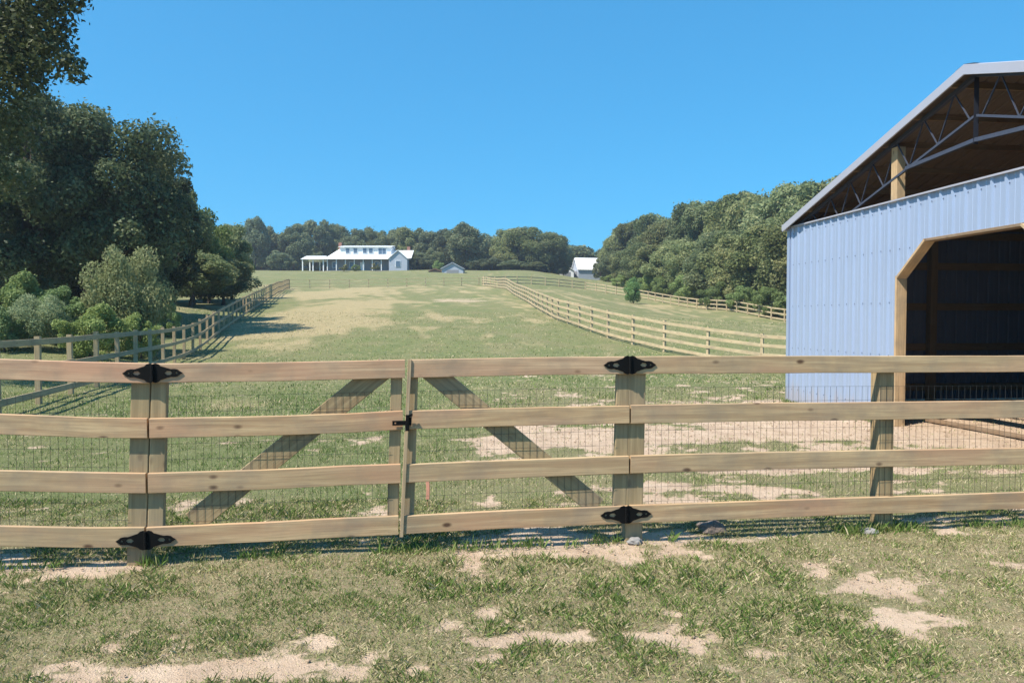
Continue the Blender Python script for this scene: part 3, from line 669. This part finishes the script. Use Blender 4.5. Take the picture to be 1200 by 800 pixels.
outl = half + [(x, -y) for x, y in half[::-1][1:]] 
outl = outl[:-1] + [(0, -10.5)]
outl = outl + [(-x, y) for x, y in outl[::-1][1:-1]]
slot = [(13, 0), (16, 2.6), (20, 2.2), (22, 0), (20, -2.0), (16, -2.4)]
holes = [slot, [(-x, y) for x, y in slot], ringp(26.5, 0, 1.3), ringp(-26.5, 0, 1.3)]
def hinge(px, py, parent, k=1.0):
    c = onf(px, py); s = k * c.y / F
    h = plate('hinge', outl, holes, c, parent, s)
    mb = MB(); q = c + NV * .012
    n = 10
    for (dz0, dz1) in ((-10.5, -4.2), (-3.6, 3.6), (4.2, 10.5)):
        b = len(mb.v)
        for zz in (dz0, dz1):
            for j in range(n):
                t = 2 * math.pi * j / n; mb.v.append(tuple(q + DV * (math.cos(t) * .011) + NV * (math.sin(t) * .009) + Vector((0, 0, zz * s))))
        for j in range(n): mb.face((b + j, b + (j + 1) % n, b + n + (j + 1) % n, b + n + j))
        mb.face([b + j for j in range(n)][::-1]); mb.face([b + n + j for j in range(n)])
    mb.build('hinge_pin', M['iron'], h)
    return h
hinge(179, 437, gl); hinge(171, 632.5, gl); hinge(738, 427.5, gr_, .95); hinge(733.5, 602.5, gr_, .93)
# latch: bar on the left leaf with its catch
c = onf(471, 495); s = c.y / F
la = plate('latch', [(-13, 3.2), (9, 3.2), (9, 7.5), (13, 7.5), (13, -3.2), (-13, -3.2)], [ringp(-9, 0, 1.2)], c, gl, s * .85, .009, off=.012)
mb = MB(); q = onf(477.5, 497) + NV * .030
mb.prism([q + Vector((0, 0, -.04)), q + Vector((0, 0, .02)), q + Vector((0, 0, .068))], DV * .012, NV * .010, ch=.003)
mb.prism([q + Vector((0, 0, .055)) - DV * .008, q + Vector((0, 0, .07)) + DV * .035], Vector((0, 0, .009)), NV * .008, ch=.002)
mb.build('latch_catch', M['iron'], la)
# right run
pb = onf(1040, 620); fr = empty('board_fence', (pb.x, pb.y, 0), 'long run of four board fence right of the gate with wire mesh', 'fence', 'board fence runs beside the gate')
for i in range(4):
    xs_ = 740.3 - i * .6
    make_rail(i, xs_, 1318, fr); make_rail(i, 1320.5, 1660, fr)
make_post(737.5, 757.5, 421, 637, fr, pb0=732.5, pb1=753, depth=.11)
make_post(1031, 1048.5, 422, 624, fr, pb0=1029, pb1=1046.5, depth=.11)
make_post(1310, 1328, 424, 612, fr, depth=.11)
make_post(1560, 1576, 424, 600, fr, depth=.11)
make_mesh(756, 1640, fr)

# small things on the ground
def rock(name, px, py, Y, w, h, d, label, mat='rock', seed=1):
    X = X_at(px, Y); z = Hs(X, Y); bm = bmesh.new(); bmesh.ops.create_icosphere(bm, subdivisions=4, radius=1); rr = random.Random(seed)
    from mathutils import noise as mn
    for v_ in bm.verts:
        n1 = mn.noise(v_.co * 1.3 + Vector((seed, 0, 0))); n2 = mn.noise(v_.co * 4 + Vector((0, seed, 0))); v_.co *= 1 + .35 * n1 + .12 * n2
        v_.co.x *= w / 2; v_.co.y *= d / 2; v_.co.z = max(v_.co.z, -.6) * h / 1.5
    me = bpy.data.meshes.new(name); bm.to_mesh(me); bm.free(); me.materials.append(M[mat])
    for p in me.polygons: p.use_smooth = True
    o = bpy.data.objects.new(name, me); COL.objects.link(o); o.location = (X, Y, z + h * .3); tag(o, label, 'rock'); return o
rock('field_stone', 836, 617, 5.45, .21, .085, .14, 'brown stone lying under the bottom board right of the gate', seed=3)
rock('concrete_lump', 745, 645, 5.15, .10, .04, .08, 'grey concrete lump at the foot of the right gate post', 'concrete', 5)
rock('concrete_lump', 1021, 628, 5.42, .13, .035, .09, 'pale concrete lump at the foot of the second fence post right of the gate', 'concrete', 8)
X, Y = gxy(500, 590); Y = 6.2; X = X_at(500, Y); z = Hs(X, Y)
em = empty('marker_stake', (X, Y, z), 'small faded red marker stake standing in the grass behind the right gate leaf', 'marker')
mb = MB(); mb.prism([(X, Y, z - .02), (X + .005, Y, z + .14), (X + .004, Y, z + .235)], (.006, 0, 0), (0, .006, 0), ch=.002); mb.build('stake', M['post'], em)
mb = MB(); mb.prism([(X + .004, Y - .012, z + .07), (X + .01, Y - .014, z + .15), (X + .004, Y - .012, z + .225)], (.015, 0, 0), (0, .004, 0), ch=.001); mb.build('ribbon', M['flag'], em)

# ------------------------------------------------------------------ paddock fences on the hill
def paddock(name, path, label, group, nr, hgt, mat, spacing=1.75, rh=.07, side=1, thick=.03, extra=None, postw=.055, rails_z=None):
    """posts every spacing along path (list of XY), nr boards; each board spans three bays"""
    P = [Vector((x, y, 0)) for x, y in path]; L = [0]
    for i in range(1, len(P)): L.append(L[-1] + (P[i] - P[i - 1]).length)
    def pt(s):
        s = min(max(s, 0), L[-1])
        for i in range(1, len(P)):
            if s <= L[i] + 1e-6:
                t = (s - L[i - 1]) / (L[i] - L[i - 1]); return P[i - 1].lerp(P[i], t)
        return P[-1]
    n = int(L[-1] / spacing); pts = [pt(i * L[-1] / n) for i in range(n + 1)]
    g = [Hs(p.x, p.y) for p in pts]
    # fences even out small bumps
    g = [sum(g[max(0, i - 1):i + 2]) / len(g[max(0, i - 1):i + 2]) for i in range(n + 1)]
    root = empty(name, (pts[n // 2].x, pts[n // 2].y, g[n // 2]), label, 'fence', group)
    wobble = [Vector((random.uniform(-.015, .015), random.uniform(-.015, .015), 0)) for _ in pts]
    for i, p in enumerate(pts):
        d = (pts[min(i + 1, n)] - pts[max(i - 1, 0)]).normalized(); nn = Vector((-d.y, d.x, 0)) * side
        mb = MB(); b = p + nn * (postw + thick / 2 + .004)
        mb.prism([b + Vector((0, 0, g[i] - .1)), b + wobble[i] + Vector((0, 0, g[i] + hgt + random.uniform(.0, .04)))], d * postw, nn * postw, ch=.006)
        mb.build('post', M[mat], root)
    zs = rails_z or [hgt - .08 - j * (hgt - .28) / (nr - 1) for j in range(nr)]
    for s0 in range(0, n, 3):
        s1 = min(s0 + 3, n)
        for zz in zs:
            off = random.uniform(-.012, .012)
            pp = [pts[i] + Vector((0, 0, g[i] + zz + off)) for i in range(s0, s1 + 1)]
            d = (pp[-1] - pp[0]).normalized(); pp[0] = pp[0] + d * .008; pp[-1] = pp[-1] - d * .008
            nn = Vector((-d.y, d.x, 0)).normalized()
            mb = MB(); mb.prism(pp, nn * thick / 2, (0, 0, rh), ch=.004 if s0 < 24 else 0); mb.build('rail', M[mat], root)
    return root, pts, g
GP = 'board fences around the hill paddocks'
lf = lambda Y: (-5.5 - .25 * Y, Y)
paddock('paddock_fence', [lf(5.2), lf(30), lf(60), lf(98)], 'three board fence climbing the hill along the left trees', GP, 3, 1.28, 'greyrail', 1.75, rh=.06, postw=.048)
rf = [(15.5, 24.0), (10.2, 26.2), (8.2, 28.0), (5.95, 31.2), (4.3, 35.5), (2.7, 44), (1.75, 54), (.5, 72), (-2.0, 98), (-4.4, 106)]
rr_, rp, rg = paddock('paddock_fence', rf, 'pale four board fence sweeping from behind the barn up the hill', GP, 4, 1.32, 'oldrail', 2.3, rh=.062, side=-1)
for i0 in (2,):
    p = rp[i0]; q = rp[i0 + 1]; mb = MB()
    mb.prism([p + Vector((0, -.12, rg[i0] + 1.2)), q + Vector((0, -.12, rg[i0 + 1] + .15))], Vector((.03, .05, .0)), Vector((0, .0, .05)), ch=.004); mb.build('brace', M['oldrail'], rr_)
paddock('paddock_fence', [(34, 60), (26.8, 70), (24.6, 86), (20.0, 108), (13.0, 120), (0, 112), (-4.2, 106.4)], 'far tan board fence along the foot of the right hand wood', GP, 3, 1.25, 'oldrail', 2.6, rh=.07)
paddock('paddock_fence', [(-30, 98), (-22, 101), (-10, 104), (-4.8, 106)], 'thin far fence crossing the hilltop below the farmhouse', GP, 3, 1.2, 'oldrail', 2.6, rh=.025, postw=.05)

# ------------------------------------------------------------------ barn
BC = Vector((5.43, 14.17, 0)); e1 = Vector((.112, -.9937, 0)); e2 = Vector((.9937, .112, 0))
def B(d, w, z): return BC + e1 * d + e2 * w + Vector((0, 0, z))
W = 9.46; HW = W / 2; EZ = 3.37; RZ = 4.79; LEN = 11.0
O0, O1, O2, O3 = 3.25, 3.87, W - 3.87, W - 3.25; JZ, HZ = 2.23, 2.74
barn = empty('pole_barn', tuple(B(HW, 0, 0)), 'open gabled pole barn with pale blue ribbed steel walls', 'barn')
def ribs(L, pitch=.2286):
    """(position, outward offset) along a wall sheet"""
    out_ = [(0, 0)]; x = .04
    while x < L - .06:
        out_ += [(x, 0), (x + .012, .026), (x + .036, .026), (x + .050, 0)]
        m_ = x + pitch / 2 + .02
        if m_ + .02 < L: out_ += [(m_, 0), (m_ + .006, .004), (m_ + .014, .004), (m_ + .020, 0)]
        x += pitch
    out_.append((L, 0)); return sorted(out_)
def sheet(name, P, L, zr, mat, parent, label=None, outw=-1):
    """P(d,o,z)->point. zr(d)->(z0,z1)"""
    mb = MB(); rb = ribs(L); 
    brk = sorted(set([r[0] for r in rb] + ([O0, O1, O2, O3, O0 - .0005, O3 + .0005] if name == 'gable_wall' else []) + [HW] * (L > HW)))
    xs_ = [r[0] for r in rb]; os_ = [r[1] for r in rb]
    for a, b in zip(brk[:-1], brk[1:]):
        if b - a < 1e-6: continue
        oa, ob = np.interp(a, xs_, os_), np.interp(b, xs_, os_); m_ = (a + b) / 2
        za0, za1 = zr(a + 1e-4 * (m_ > a)); zb0, zb1 = zr(b - 1e-4)
        mb.poly([P(a, oa, za0), P(b, ob, zb0), P(b, ob, zb1), P(a, oa, za1)])
    o = mb.build(name, mat, parent); 
    bm = bmesh.new(); bm.from_mesh(o.data); bmesh.ops.remove_doubles(bm, verts=bm.verts, dist=1e-5); bmesh.ops.recalc_face_normals(bm, faces=bm.faces); bm.to_mesh(o.data); bm.free()
    return o
def head(d):
    if d <= O0 or d >= O3: return 0
    if d < O1: return JZ + (HZ - JZ) * (d - O0) / (O1 - O0)
    if d > O2: return JZ + (HZ - JZ) * (O3 - d) / (O3 - O2)
    return HZ
def rake(d): return RZ - (RZ - EZ) * abs(d - HW) / HW
sheet('gable_wall', lambda d, o, z: B(d, -o, z), W, lambda d: (head(d) if head(d) else .0, EZ), M['panel'], barn)
sheet('side_wall', lambda d, o, z: B(-o, d, z), LEN, lambda d: (.0, EZ), M['panel'], barn)
sheet('side_wall', lambda d, o, z: B(W + o, d, z), LEN, lambda d: (.0, EZ), M['panel'], barn)
mbx = sheet('end_wall', lambda d, o, z: B(d, LEN + o, z), W, lambda d: (.0, rake(d) - .03), M['panel'], barn)
M['shade_liner'] = simple('wall_back_shade', (.13, .155, .21), .6, .2, 2)  # dark sheets behind the walls, the barn's inner shade put into their colour
M['shade_liner_roof'] = simple('roof_back_shade', (.16, .12, .095), .7, .25, 2)  # brown underside, with the shade beneath the roof put into its colour
sheet('shade_liner', lambda d, o, z: B(.006 - o, d, z), LEN, lambda d: (.0, EZ - .01), M['shade_liner'], barn)
sheet('shade_liner', lambda d, o, z: B(W - .006 + o, d, z), LEN, lambda d: (.0, EZ - .01), M['shade_liner'], barn)
sheet('shade_liner', lambda d, o, z: B(d, LEN - .006 + o, z), W, lambda d: (.0, rake(d) - .035), M['shade_liner'], barn)
sheet('shade_liner', lambda d, o, z: B(d, .008 - o, z), W, lambda d: (head(d) if head(d) else .0, EZ - .005), M['shade_liner'], barn)
# roof slopes
def slope(side):
    mb = MB(); rb = ribs(LEN + .24); ov = .07
    f = (lambda t: -ov + (HW + ov) * t) if side == 0 else (lambda t: W + ov - (HW + ov) * t)
    for (a, oa), (b, ob) in zip(rb[:-1], rb[1:]):
        P = lambda w, o, t: B(f(t), w - .12, EZ + (RZ - EZ) * (-ov / HW + (1 + ov / HW) * t) + o + .075)
        mb.poly([P(a, oa, 0), P(b, ob, 0), P(b, ob, 1), P(a, oa, 1)])
    mb2 = MB()
    for (a, oa), (b, ob) in zip(rb[:-1], rb[1:]):
        P = lambda w, o, t: B(f(t), w - .12, EZ + (RZ - EZ) * (-ov / HW + (1 + ov / HW) * t) + o + .069)
        mb2.poly([P(a, oa, 0), P(b, ob, 0), P(b, ob, 1), P(a, oa, 1)])
    mb2.build('roof_underside', M['shade_liner_roof'], barn)
    o = mb.build('roof', M['roofpanel'], barn); return o
r1 = slope(0); r2 = slope(1)
mb = MB()
mb.poly([B(HW - .17, -.13, RZ + .055), B(HW - .17, LEN + .13, RZ + .055), B(HW, LEN + .13, RZ + .095), B(HW, -.13, RZ + .095)])
mb.poly([B(HW + .17, -.13, RZ + .055), B(HW + .17, LEN + .13, RZ + .055), B(HW, LEN + .13, RZ + .095), B(HW, -.13, RZ + .095)])
mb.build('ridge_cap', M['trim'], r1)
rk = (RZ - EZ) / HW
for (da, db) in ((-.08, HW + .0), (W + .08, HW)):
    for w_ in (-.128, LEN + .128):
        mb = MB(); za = EZ + rk * (-.08); a = B(da, w_, za + .025); b = B(db, w_, RZ + .025)
        mb.prism([a, b], e2 * .012, (0, 0, .065), ch=.003); mb.build('rake_trim', M['trim'], barn)
for d_ in (-.03, W + .03):
    for w_, zt in ((-.012, EZ - .002), (LEN + .012, EZ - .002)):
        mb = MB(); mb.prism([B(d_, w_, .02), B(d_, w_, zt)], e1 * .045, e2 * .03, ch=.003); mb.build('corner_trim', M['panel'], barn)
mb = MB(); mb.prism([B(.02, -.03, EZ + .012), B(W - .02, -.03, EZ + .012)], e2 * .022, (0, 0, .012)); mb.build('wall_cap', M['trim'], barn)
for d_ in (-.095, W + .095):
    mb = MB(); z_ = EZ + rk * (-.095) + .04; mb.prism([B(d_, -.14, z_), B(d_, LEN + .14, z_)], e1 * .012, (0, 0, .06), ch=.002); mb.build('eave_trim', M['trim'], barn)
# door frame
def lumber(name, pts, U, V, mat='jamb', parent=None, ch=.004):
    mb = MB(); mb.prism(pts, U, V, ch=ch); return mb.build(name, M[mat], parent or barn)
for d_, s_ in ((O0, 1), (O3, -1)):
    lumber('jamb', [B(d_ + s_ * .022, .05, -.05), B(d_ + s_ * .022, .05, JZ + .02)], e1 * .02, e2 * .085)
    dk = O1 if s_ > 0 else O2; a = B(d_, .05, JZ); b = B(dk, .05, HZ); dr_ = (b - a).normalized(); up = dr_.cross(e2).normalized()
    if up.z > 0: up = -up
    lumber('corner_brace', [a + up * .022, b + up * .022], up * .02, e2 * .084)
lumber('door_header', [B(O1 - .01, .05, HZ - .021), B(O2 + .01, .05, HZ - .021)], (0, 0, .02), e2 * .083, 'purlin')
# posts
for d_, w_, zt in [(O0 - .17, .13, rake(O0) - .14), (O3 + .17, .13, rake(O3) - .14)]:
    lumber('post', [B(d_, w_ - .02, -.05), B(d_, w_ - .02, zt)], e1 * .07, e2 * .07)
for w_ in (.11, 2.9, 5.6, 8.3, LEN - .11):
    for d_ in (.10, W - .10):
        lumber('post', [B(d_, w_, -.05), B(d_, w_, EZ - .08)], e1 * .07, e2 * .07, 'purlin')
for d_ in (O0 - .1, O3 + .1): lumber('post', [B(d_, LEN - .1, -.05), B(d_, LEN - .1, rake(d_) - .2)], e1 * .07, e2 * .07, 'purlin')
# girts
for z_ in (.25, 1.05, 1.85, 2.65, 3.25):
    for d_ in (.02, W - .02): lumber('girt', [B(d_, .05, z_), B(d_, LEN - .05, z_)], e1 * .018, (0, 0, .07), 'purlin', ch=0)
    lumber('girt', [B(.06, LEN - .02, z_), B(W - .06, LEN - .02, z_)], e2 * .018, (0, 0, .07), 'purlin', ch=0)
    lumber('girt', [B(.06, .022, z_), B(O0 - .2 if z_ < 3 else W - .06, .022, z_)], e2 * .018, (0, 0, .07), 'purlin', ch=0)
    if z_ < 3: lumber('girt', [B(O3 + .2, .022, z_), B(W - .06, .022, z_)], e2 * .018, (0, 0, .07), 'purlin', ch=0)
# purlins under the roof
for k in range(7):
    t = k / 6.3; d_ = -.02 + (HW - .08) * t
    for dd in (d_, W - d_):
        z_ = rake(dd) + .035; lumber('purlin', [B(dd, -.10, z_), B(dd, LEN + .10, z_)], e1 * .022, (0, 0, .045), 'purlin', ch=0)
# lattice trusses of angle iron
def truss(w_):
    root = None; mb = MB(); r = .017
    def bar(a, b, r=.017): mb.prism([B(a[0], w_, a[1]), B(b[0], w_, b[1])], e2 * r, Vector((0, 0, r)), ch=0)
    bot = lambda d: rake(d) - .10 - .46 * min(1, max(.15, min(d, W - d) / 1.5)) 
    top = lambda d: rake(d) - .035
    for s_ in (0, 1):
        m_ = (lambda d: d) if s_ == 0 else (lambda d: W - d)
        bar((m_(.05), top(.05)), (m_(HW), top(HW)), .028)
        bar((m_(.25), bot(.25)), (m_(1.5), bot(1.5))); bar((m_(1.5), bot(1.5)), (m_(HW - .02), bot(HW)))
        ds = np.linspace(.4, HW - .1, 15)
        for i in range(14):
            a, b = ds[i], ds[i + 1]
            p = (m_(a), top(a) if i % 2 else bot(a)); q = (m_(b), bot(b) if i % 2 else top(b)); bar(p, q, .010)
    bar((O0 + .1, bot(O0 + .1) + .02), (HW, 3.92), .026); bar((W - O0 - .1, bot(O0 + .1) + .02), (HW, 3.92), .026)
    bar((HW, 3.90), (HW, RZ - .02), .036)
    return mb.build('truss', M['steel'], barn)
for w_ in (.05, 2.9, 5.6, 8.3, LEN - .25): truss(w_)
# dark brown strip on the floor by the opening
a = Vector((*gxy(1088, 494), .03)); b = Vector((*gxy(1215, 517), .03))
mb = MB(); a.z = Hs(a.x, a.y) + .03; b.z = Hs(b.x, b.y) + .03; d = (b - a).normalized(); mb.prism([a, (a + b) / 2, b], Vector((-d.y, d.x, 0)) * .07, (0, 0, .022), ch=.003)
o = mb.build('floor_strip', M['purlin'], None, origin=(a + b) / 2); tag(o, 'dark brown strip lying on the dirt just inside the barn opening', 'plank')

mb = MB()
for z_ in (.25, 1.05, 1.85, 2.65, 3.25):
    x_ = .04 + .07
    while x_ < W - .1:
        if not (O0 - .03 < x_ < O3 + .03 and z_ < head(x_) + .03 and head(x_) > 0):
            p = B(x_, -.004, z_ + random.uniform(-.006, .006)); mb.prism([p, p - e2 * .006], e1 * .006, (0, 0, .006))
        x_ += .2286
tag(mb.build('screws', M['steel'], barn), kind='stuff')
# ------------------------------------------------------------------ farmhouse on the hill
HY = 168.0; S = F / HY
hx = X_at(382, HY); hz = min(Hs(hx, HY), Hs(hx + 18, HY)) ; 
house = empty('farmhouse', (hx + 9, HY, hz), 'long white farmhouse with porch and row of dormer windows on the hilltop', 'house')
zb = at(430, 317.5, HY).z; hz = max(min(hz, zb), zb - 1.2); hz = zb
def hb(name, u0, u1, v0, v1, z0, z1, mat, parent=house, ch=0):
    mb = MB(); mb.box(hx + u0, hx + u1, HY + v0, HY + v1, hz + z0, hz + z1, ch); return mb.build(name, M[mat], parent)
def hpoly(name, polys, mat, parent=house, th=.12):
    mb = MB()
    for P in polys: mb.poly([(hx + p[0], HY + p[1], hz + p[2]) for p in P])
    o = mb.build(name, M[mat], parent); md = o.modifiers.new('thickness', 'SOLIDIFY'); md.thickness = th; return o
U1 = 15.2
hb('foundation', -.1, 19.3, 1.9, 9, -2.5, .0, 'greywall')
hb('wall', 0, U1, 2.2, 8.8, 0, 3.0, 'greywall')
hb('porch_floor', 0, U1, 0, 2.2, -1.5, .12, 'concrete')
for k in range(8): hb('porch_post', .3 + k * 2.08, .48 + k * 2.08, .1, .28, .12, 2.62, 'white')
hpoly('roof', [[(-.3, -.3, 2.65), (U1, -.3, 2.65), (U1, 5.5, 6.05), (3.0, 5.5, 6.05)], [(-.3, -.3, 2.65), (3.0, 5.5, 6.05), (-.3, 11.3, 2.65)], [(-.3, 11.3, 2.65), (3.0, 5.5, 6.05), (U1, 5.5, 6.05), (U1, 11.3, 2.65)]], 'whiteroof')
dm = hb('dormer_wall', 3.0, 14.9, 1.6, 5.3, 3.7, 5.7, 'white')
hpoly('dormer_roof', [[(2.7, 1.2, 5.72), (15.2, 1.2, 5.72), (15.2, 5.6, 6.35), (2.7, 5.6, 6.35)]], 'whiteroof')
for u_ in (4.8, 6.6, 8.8, 10.2):
    w_ = hb('window', u_ - .55, u_ + .55, 1.52, 1.62, 4.15, 5.45, 'white'); hb('pane', u_ - .42, u_ + .42, 1.49, 1.55, 4.27, 5.33, 'glass', w_)
w_ = hb('window', 11.9, 13.8, 1.52, 1.62, 3.95, 5.4, 'white'); hb('pane', 12.0, 12.8, 1.49, 1.55, 4.05, 5.3, 'glass', w_); hb('pane', 12.9, 13.7, 1.49, 1.55, 4.05, 5.3, 'glass', w_)
for u_ in (1.6, 5.6, 11.5):
    w_ = hb('window', u_ - .6, u_ + .6, 2.12, 2.22, .9, 2.3, 'white'); hb('pane', u_ - .5, u_ + .5, 2.09, 2.15, 1.0, 2.2, 'glass', w_)
hb('door', 7.6, 8.6, 2.1, 2.2, .12, 2.2, 'white')
hb('chimney', 2.0, 2.7, 4.4, 5.1, 3.5, 7.0, 'brick')
# right gabled wing
hb('wing_wall', 14.7, 18.9, -.3, 8, 0, 3.0, 'bluegrey')
hpoly('gable', [[(14.7, -.31, 3.0), (18.9, -.31, 3.0), (16.8, -.31, 4.75)]], 'bluegrey', th=.05)
hpoly('wing_roof', [[(14.5, -.6, 2.85), (16.8, -.6, 4.85), (16.8, 6, 4.85), (14.5, 6, 2.85)], [(19.1, -.6, 2.85), (16.8, -.6, 4.85), (16.8, 6, 4.85), (19.1, 6, 2.85)]], 'whiteroof')
hpoly('rear_roof', [[(13.6, 1.6, 3.1), (19.6, 1.6, 3.1), (19.6, 6, 5.3), (13.6, 6, 5.3)]], 'whiteroof')
hb('chimney', 18.0, 18.7, 6, 6.7, 3, 6.2, 'brick')
w_ = hb('window', 16.2, 17.4, -.40, -.32, .9, 2.4, 'white'); hb('pane', 16.3, 17.3, -.44, -.38, 1.0, 2.3, 'glass', w_)
# carport left
cp = empty('carport', (hx - 3, HY, hz), 'open white roofed carport at the left end of the farmhouse', 'carport')
hpoly('roof', [[(-5.6, -.5, 2.6), (-.3, -.5, 2.6), (-.5, 3, 3.6), (-5.2, 3, 3.6)], [(-5.6, 6.5, 2.6), (-.3, 6.5, 2.6), (-.5, 3, 3.6), (-5.2, 3, 3.6)]], 'whiteroof', cp)
for u_ in (-5.3, -2.9, -.5):
    for v_ in (0, 6): hb('post', u_ - .12, u_ + .12, v_, v_ + .24, -1.5, 2.6, 'white', cp)
# shed
def small_house(name, pxc, basey, Y, w, eh, rh, dep, label, cat, wall, roof_, rot=0., door=True):
    X = X_at(pxc, Y); zb_ = min(at(pxc, basey, Y).z, Hs(X, Y) + .8); root = empty(name, (X, Y, zb_), label, cat)
    Rm = Matrix.Rotation(rot, 4, 'Z'); T = lambda x, y, z: tuple(Vector((X, Y, zb_)) + Rm @ Vector((x, y, z)))
    mb = MB()
    for P in ([(-w/2, 0, -1.5), (w/2, 0, -1.5), (w/2, 0, eh), (0, 0, eh + rh), (-w/2, 0, eh)], [(-w/2, dep, -1.5), (w/2, dep, -1.5), (w/2, dep, eh), (0, dep, eh + rh), (-w/2, dep, eh)],
              [(-w/2, 0, -1.5), (-w/2, dep, -1.5), (-w/2, dep, eh), (-w/2, 0, eh)], [(w/2, 0, -1.5), (w/2, dep, -1.5), (w/2, dep, eh), (w/2, 0, eh)]): mb.poly([T(*p) for p in P])
    mb.build('wall', M[wall], root); mb = MB(); k = rh / (w / 2)
    for s_ in (-1, 1): mb.poly([T(s_ * (w/2 + .3), -.3, eh - .3 * k + .08), T(0, -.3, eh + rh + .08), T(0, dep + .3, eh + rh + .08), T(s_ * (w/2 + .3), dep + .3, eh - .3 * k + .08)])
    o_ = mb.build('roof', M[roof_], root); md = o_.modifiers.new('thickness', 'SOLIDIFY'); md.thickness = .12
    if door:
        mb = MB(); mb.poly([T(-w*.28, -.03, 0), T(w*.28, -.03, 0), T(w*.28, -.03, eh * .8), T(-w*.28, -.03, eh * .8)]); d_ = mb.build('door', M['greywall'], root); md = d_.modifiers.new('thickness', 'SOLIDIFY'); md.thickness = .04
    return root
small_house('garden_shed', 530.5, 323.5, 150, 4.4, 1.6, 1.15, 5, 'small blue grey gabled shed on the hilltop right of the farmhouse', 'shed', 'bluegrey', 'bluegrey')
small_house('lean_to', 511, 322, 152, 2.6, .7, .5, 3, 'low brown shelter left of the small blue grey shed', 'shelter', 'browntin', 'browntin', door=False)
hh = small_house('white_roofed_house', 674, 326, 190, 5.5, 2.3, 2.9, 6.2, 'far white roofed house in the gap between the tree line and the wood', 'house', 'bluegrey', 'whiteroof', rot=math.radians(-78))
X = X_at(668, 188); zb_ = at(668, 326, 188).z
small_house('white_garage', 664, 326, 187, 3.6, 2.0, 1.2, 4, 'small white garage left of the far white roofed house', 'garage', 'white', 'whiteroof')

# ------------------------------------------------------------------ unused prototypes go away
for k_, p in protos.items():
    if not p['used']:
        for c in p['ch']: bpy.data.objects.remove(c)
        bpy.data.objects.remove(p['root'])

m, nt, out = newmat('haze_air'); pv = N(nt, 'ShaderNodeVolumePrincipled', {'Color': (.78, .87, 1, 1), 'Density': .00055, 'Anisotropy': .3}); nt.links.new(pv.outputs[0], out.inputs['Volume'])
hm = MB(); hm.box(-660, 660, -170, 720, -9, 45); hz_ = hm.build('haze', m, None, origin=(0, 0, 0)); tag(hz_, 'thin summer haze over the whole valley', 'haze', kind='stuff')
# ------------------------------------------------------------------ light, sky, camera
SUN = Vector((-.48, -.33, .84)).normalized()
el = math.asin(SUN.z); az = math.atan2(SUN.x, SUN.y)
w = bpy.data.worlds.new('World'); sc.world = w; w.use_nodes = True; nt = w.node_tree
for n in list(nt.nodes): nt.nodes.remove(n)
sky = N(nt, 'ShaderNodeTexSky'); sky.sky_type = 'NISHITA'; sky.sun_disc = False; sky.sun_elevation = el; sky.sun_rotation = az % (2 * math.pi)
sky.air_density = 1.0; sky.dust_density = .3; sky.ozone_density = 2.2; sky.altitude = 300
gm = N(nt, 'ShaderNodeGamma', {'Color': sky.outputs[0], 'Gamma': .50})
hs = N(nt, 'ShaderNodeVectorMath', {0: gm.outputs[0], 1: (.26, 1.07, 1.68)}, operation='MULTIPLY')
bg = N(nt, 'ShaderNodeBackground', {'Color': hs.outputs[0], 'Strength': .15}); wo = N(nt, 'ShaderNodeOutputWorld'); nt.links.new(bg.outputs[0], wo.inputs[0])
ld = bpy.data.lights.new('sun', 'SUN'); ld.energy = 5.0; ld.angle = math.radians(.53); ld.color = (1, .92, .80)
lo = bpy.data.objects.new('sun', ld); COL.objects.link(lo); lo.rotation_euler = SUN.to_track_quat('Z', 'Y').to_euler(); lo.location = (-20, -10, 40)
cd = bpy.data.cameras.new('camera'); cam = bpy.data.objects.new('camera', cd); COL.objects.link(cam)
cd.sensor_width = 36; cd.lens = 36 * F / 1200; cd.clip_start = .05; cd.clip_end = 6000
cam.location = (0, 0, CZ); cam.rotation_euler = (math.pi / 2 - PITCH, 0, 0); sc.camera = cam
vs = sc.view_settings; vs.view_transform = 'Standard'; vs.look = 'None'; vs.gamma = 1; vs.exposure = .74; vs.use_curve_mapping = False
sc.cycles.max_bounces = 6; sc.cycles.diffuse_bounces = 3; sc.cycles.transmission_bounces = 3; sc.cycles.use_denoising = True
